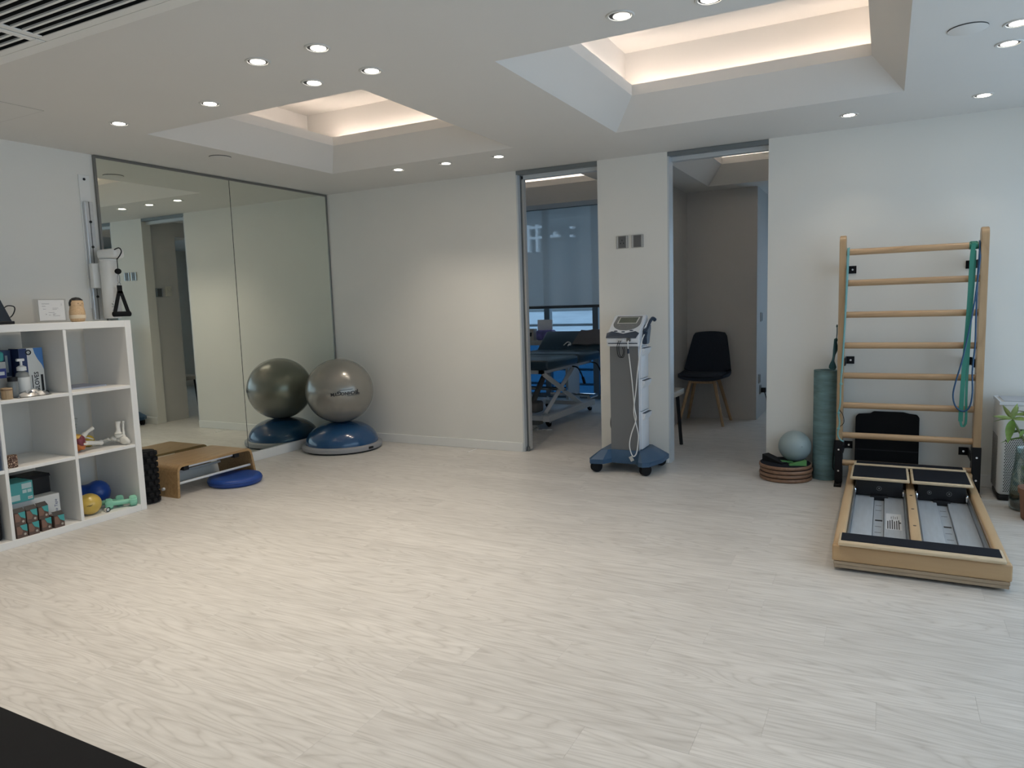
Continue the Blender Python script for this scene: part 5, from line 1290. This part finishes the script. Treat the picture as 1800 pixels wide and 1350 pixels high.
# ------------------------------------------------------------------ discs, mat roll, ball, wedges
disc_w = wood_mat('disc_beech', (0.26, 0.145, 0.085), (0.18, 0.09, 0.05), .45, 'x', 2, 8)
pile_c = [(-.538, 4.722), (-.540, 4.722), (-.535, 4.720), (-.541, 4.720)]
labs = ['wooden balance board at the bottom of the round stack', 'second wooden balance board from the bottom of the round stack', 'wooden balance board just under the top one of the round stack', 'topmost round balance board with black grip top']
zz = 0.0
for k, ((x, y_), lab) in enumerate(zip(pile_c, labs)):
    t = thing('balance_board', lab, 'balance board', (x, y_, zz), rotz=k * .4, group='stacked round balance boards')
    b = MB(); b.lathe([(0, 0), (.150, 0), (.156, .005), (.157, .010), (.156, .019), (.153, .022), (0, .022)], n=56); b.build('disc', disc_w, t, 40)
    b = MB(); b.lathe([(0, .0215), (.148, .0215), (.149, .0235), (.147, .0255), (0, .0255)], n=56); b.build('grip_top', nonslip, t, 40)
    zz += .0258
top = zz
sb = thing('small_pilates_ball', 'small grey green pilates ball on the stacked round boards', 'ball', (-.490, 4.765, top))
b = MB(); b.sphere((0, 0, .096), (.098, .098, .097), 40, 26); b.build('ball', mat('grey_green_vinyl', (.30, .37, .375), .38, noise=.04, nscale=8), sb, 60)
b = MB(); b.sphere((.05, -.085, .11), .004, 8, 6); b.build('valve', mat('valve_grey', (.2, .28, .28), .5), sb)
gw = mat('lime_foam', (.09, .26, .075), .6)
def wedge(lab, loc, rz, m, l, w, h):
    t = thing('wedge', lab, 'wedge', loc, rotz=rz)
    b = MB(); b.prism([(-l / 2, -w / 2, 0), (l / 2, -w / 2, 0), (l / 2, -w / 2, h), (-l / 2, -w / 2, .006)], (0, w, 0)); bmesh.ops.bevel(b.bm, geom=list(b.bm.edges), offset=.0015, segments=1, affect='EDGES'); b.build('wedge', m, t, 20)
    return t
wedge('bright green foam wedge at the front of the disc stack', (-.460, 4.640, top + .0005), .25, gw, .10, .035, .034)
wedge('green foam wedge partly under the pilates ball', (-.530, 4.700, top + .0005), -2.6, gw, .075, .030, .016)
wedge('black foam wedge at the edge of the disc stack', (-.600, 4.705, top + .0005), 2.6, black_rubber, .15, .06, .042)
mr = thing('yoga_mat_roll', 'tall teal marbled yoga mat roll standing beside the bars', 'mat roll', (-.318, 4.795, 0))
tm = mat('teal_mat', (.135, .225, .232), .8, noise=.28, nscale=9, stretch=(1, 1, 5), bump=.3, bscale=90)
b = MB(); n = 160; ro_, ri_ = [], []
for k in range(n + 1):
    a = 2 * PI * 3.6 * k / n; r = .040 + .034 * k / n
    ro_.append((r * math.cos(a + 2.2), r * math.sin(a + 2.2)))
    ri_.append(((r - .0065) * math.cos(a + 2.2), (r - .0065) * math.sin(a + 2.2)))
z0, z1 = .002, .682
for k in range(n):
    a, c, d, e = ro_[k], ro_[k + 1], ri_[k + 1], ri_[k]
    b.quad((*a, z0), (*c, z0), (*c, z1), (*a, z1)); b.quad((*e, z0), (*e, z1), (*d, z1), (*d, z0)); b.quad((*a, z1), (*c, z1), (*d, z1), (*e, z1)); b.quad((*a, z0), (*e, z0), (*d, z0), (*c, z0))
b.quad((*ro_[-1], z0), (*ro_[-1], z1), (*ri_[-1], z1), (*ri_[-1], z0)); bmesh.ops.remove_doubles(b.bm, verts=b.bm.verts, dist=1e-6)
b.build('rolled_mat', tm, mr, 50)
b = MB(); b.cyl((0, 0, .004), (0, 0, .675), .034, n=24); b.build('inner_wind', mat('mat_dark', (.04, .085, .09), .9), mr)
b = MB(); b.tube([(.060, -.062, .26), (.055, -.068, .20), (.050, -.066, .10), (.058, -.062, .07)], .003, 6, sub=5); b.build('black_cord', black_plastic, mr)

# ------------------------------------------------------------------ air purifier, plant, pot
pu = thing('air_purifier', 'white air purifier with perforated lower body beside the bars', 'air purifier', (.685, 4.71, 0))
pw_ = mat('purifier_white', (.66, .66, .65), .4)
b = MB(); b.box(-.128, .128, -.128, .128, .030, .545, .028, 5); b.build('housing', pw_, pu)
b = MB(); b.box(-.120, .120, -.120, .120, 0.0, .032, .010, 2); b.build('plinth', black_plastic, pu)
b = MB()
ring = [(-.130, -.130), (.130, -.130), (.130, .130), (-.130, .130)]; ri2 = [(-.108, -.108), (.108, -.108), (.108, .108), (-.108, .108)]
for k in range(4):
    j = (k + 1) % 4
    b.quad((*ring[k], .545), (*ring[j], .545), (*ri2[j], .538), (*ri2[k], .538)); b.quad((*ring[k], .528), (*ring[j], .528), (*ring[j], .545), (*ring[k], .545))
b.build('top_rim', mat('rim_white', (.68, .69, .72), .3), pu, 20)
b = MB(); b.box(-.108, .108, -.108, .108, .5455, .5475); b.build('top_grille', mat('grille_grey', (.42, .44, .48), .5), pu, 0)
hole = mat('perforation_dark', (.03, .03, .03), .8)
hm = MB()
for row in range(34):
    for col in range(22):
        u = -.096 + col * .0090 + (.0045 if row % 2 else 0); v = .055 + row * .0088
        if u > .098: continue
        r = .0035
        hm.bm.faces.new([hm.bm.verts.new((u + r * math.cos(k * PI / 3), -.1283, v + r * math.sin(k * PI / 3))) for k in range(6)])
        hm.bm.faces.new([hm.bm.verts.new((-.1283, u + r * math.cos(k * PI / 3), v + r * math.sin(k * PI / 3))) for k in range(6)])
pf = hm.build('perforations', hole, pu, 0); pf['kind'] = 'stuff'

vs = thing('plant_vase', 'clear glass vase holding a leafy green plant in front of the purifier', 'potted plant', (.662, 4.44, 0))
b = MB(); b.lathe([(0, .004), (.055, .004), (.066, .012), (.068, .06), (.062, .16), (.050, .25), (.046, .325), (.048, .33), (.044, .325), (.048, .25), (.059, .16), (.064, .06), (.058, .014), (0, .010)], n=36); b.build('vase', glass_mat('vase_glass', (.80, .86, .84), .35), vs, 60)
b = MB(); b.lathe([(0, .011), (.056, .012), (.062, .03), (.063, .085), (0, .09)], n=28); b.build('pebbles', mat('dark_pebbles', (.02, .024, .02), .6, noise=.5, nscale=60, bump=1, bscale=90), vs, 60)
leaf_a = mat('leaf_green', (.14, .27, .055), .4, noise=.3, nscale=25); leaf_b = mat('leaf_variegated', (.34, .44, .16), .4, noise=.35, nscale=20)
def leaf(base, direc, L, W, droop, m, twist=0.0):
    d = Vector(direc).normalized(); side = d.cross(Vector((0, 0, 1)))
    side = side.normalized() if side.length > .05 else Vector((1, 0, 0)); side = (Matrix.Rotation(twist, 3, d) @ side); nrm = side.cross(d)
    bb_ = MB()
    def f(u, v):
        t = u; w = W * (math.sin(PI * min(t ** .8, 1)) ** .9) * (1 - .25 * t); s = (v - .5) * 2
        p = Vector(base) + d * (L * t) + Vector((0, 0, -droop * L * t * t)) + side * (w * .5 * s) + nrm * (-.15 * w * (1 - s * s))
        return p
    bb_.grid(f, 9, 4); bb_.build('leaf', m, vs, 60, normals=False)
b = MB(); b.tube([(.0, .0, .06), (.005, .0, .20), (.0, -.005, .33), (-.04, -.01, .42), (-.068, -.015, .475)], [.008, .007, .007, .006, .005], 8, sub=4); b.tube([(.01, .01, .06), (.012, .01, .25), (.005, .0, .37), (.02, -.01, .43), (.03, -.012, .50)], [.007, .006, .006, .005], 8, sub=4)
b.build('stem', mat('stem_green', (.16, .20, .07), .5), vs)
tip = (-.070, -.015, .475)
for d, L, W, dr, m, tw_ in (((-.5, -.2, .95), .10, .034, .1, leaf_b, .4), ((.15, -.3, .95), .105, .032, .1, leaf_b, -.3), ((-1, -.3, .35), .10, .030, .15, leaf_b, .9), ((.3, .2, .9), .09, .03, .2, leaf_a, .2), ((-.2, -.6, -.9), .125, .052, .1, leaf_a, .3), ((.6, -.3, .3), .10, .04, .5, leaf_b, .5), ((-.7, .2, .1), .085, .034, .4, leaf_a, .2)):
    leaf(tip, d, L, W, dr, m, tw_)
tip2 = (.03, -.012, .50)
for k in range(9):
    a = k * 2.4; leaf(tip2, (math.cos(a), math.sin(a) * .8, .3 + .12 * (k % 4)), .12, .042, .35, leaf_b if k % 3 else leaf_a, .2 * k)
for k in range(7):
    a = k * 1.9 + 1.0; leaf((.012, .0, .37 + .012 * k), (math.cos(a), math.sin(a), .1 * (k % 3) - .1), .13, .046, .35, leaf_a, .3)
for k in range(5):
    a = k * 1.3; leaf((.0, 0, .11 + .03 * k), (math.cos(a), math.sin(a), 1.6), .055, .022, .1, leaf_a if k % 2 else leaf_b, .3)
pt = thing('terracotta_pot', 'brown clay pot cut by the right picture edge', 'pot', (.705, 4.262, 0))
b = MB(); b.lathe([(0, 0), (.075, 0), (.080, .006), (.090, .13), (.096, .132), (.098, .16), (.092, .162), (.086, .135), (.074, .02), (0, .02)], n=36); b.build('pot', mat('terracotta', (.24, .12, .075), .7, noise=.1, nscale=20), pt, 40)
b = MB(); b.lathe([(0, .125), (.084, .125), (.080, .135), (0, .138)], n=24); b.build('soil', mat('soil', (.03, .022, .016), .95, bump=1, bscale=120), pt)

# ------------------------------------------------------------------ black mat in the near corner
bm_ = thing('floor_mat', 'plain black exercise mat cut off at the bottom left picture corner', 'mat', (-2.2, .62, 0))
b = MB(); b.box(-3.2, -1.05, .10, 1.06, 0, .012, .004, 2); b.build('mat', mat('black_mat', (.011, .011, .012), .8, spec=.15, bump=.2, bscale=700), bm_, world=True)
b = MB(); b.box(-3.19, -1.06, 1.05, 1.0625, .002, .0095, .001, 1); b.build('edge_band', black_rubber, bm_, 0, world=True)

fs = thing('tape_strip', 'thin white strip lying on the floor by the skirting of the plain wall', 'strip', (-2.885, 4.795, 0), rotz=1.52)
b = MB(); b.box(-.062, .062, -.006, .006, 0, .003, .001, 1); b.build('strip', white_plastic, fs, 0)
b = MB(); b.cyl((-.058, 0, .0), (-.058, 0, .004), .009, n=12); b.build('end_cap', white_plastic, fs)
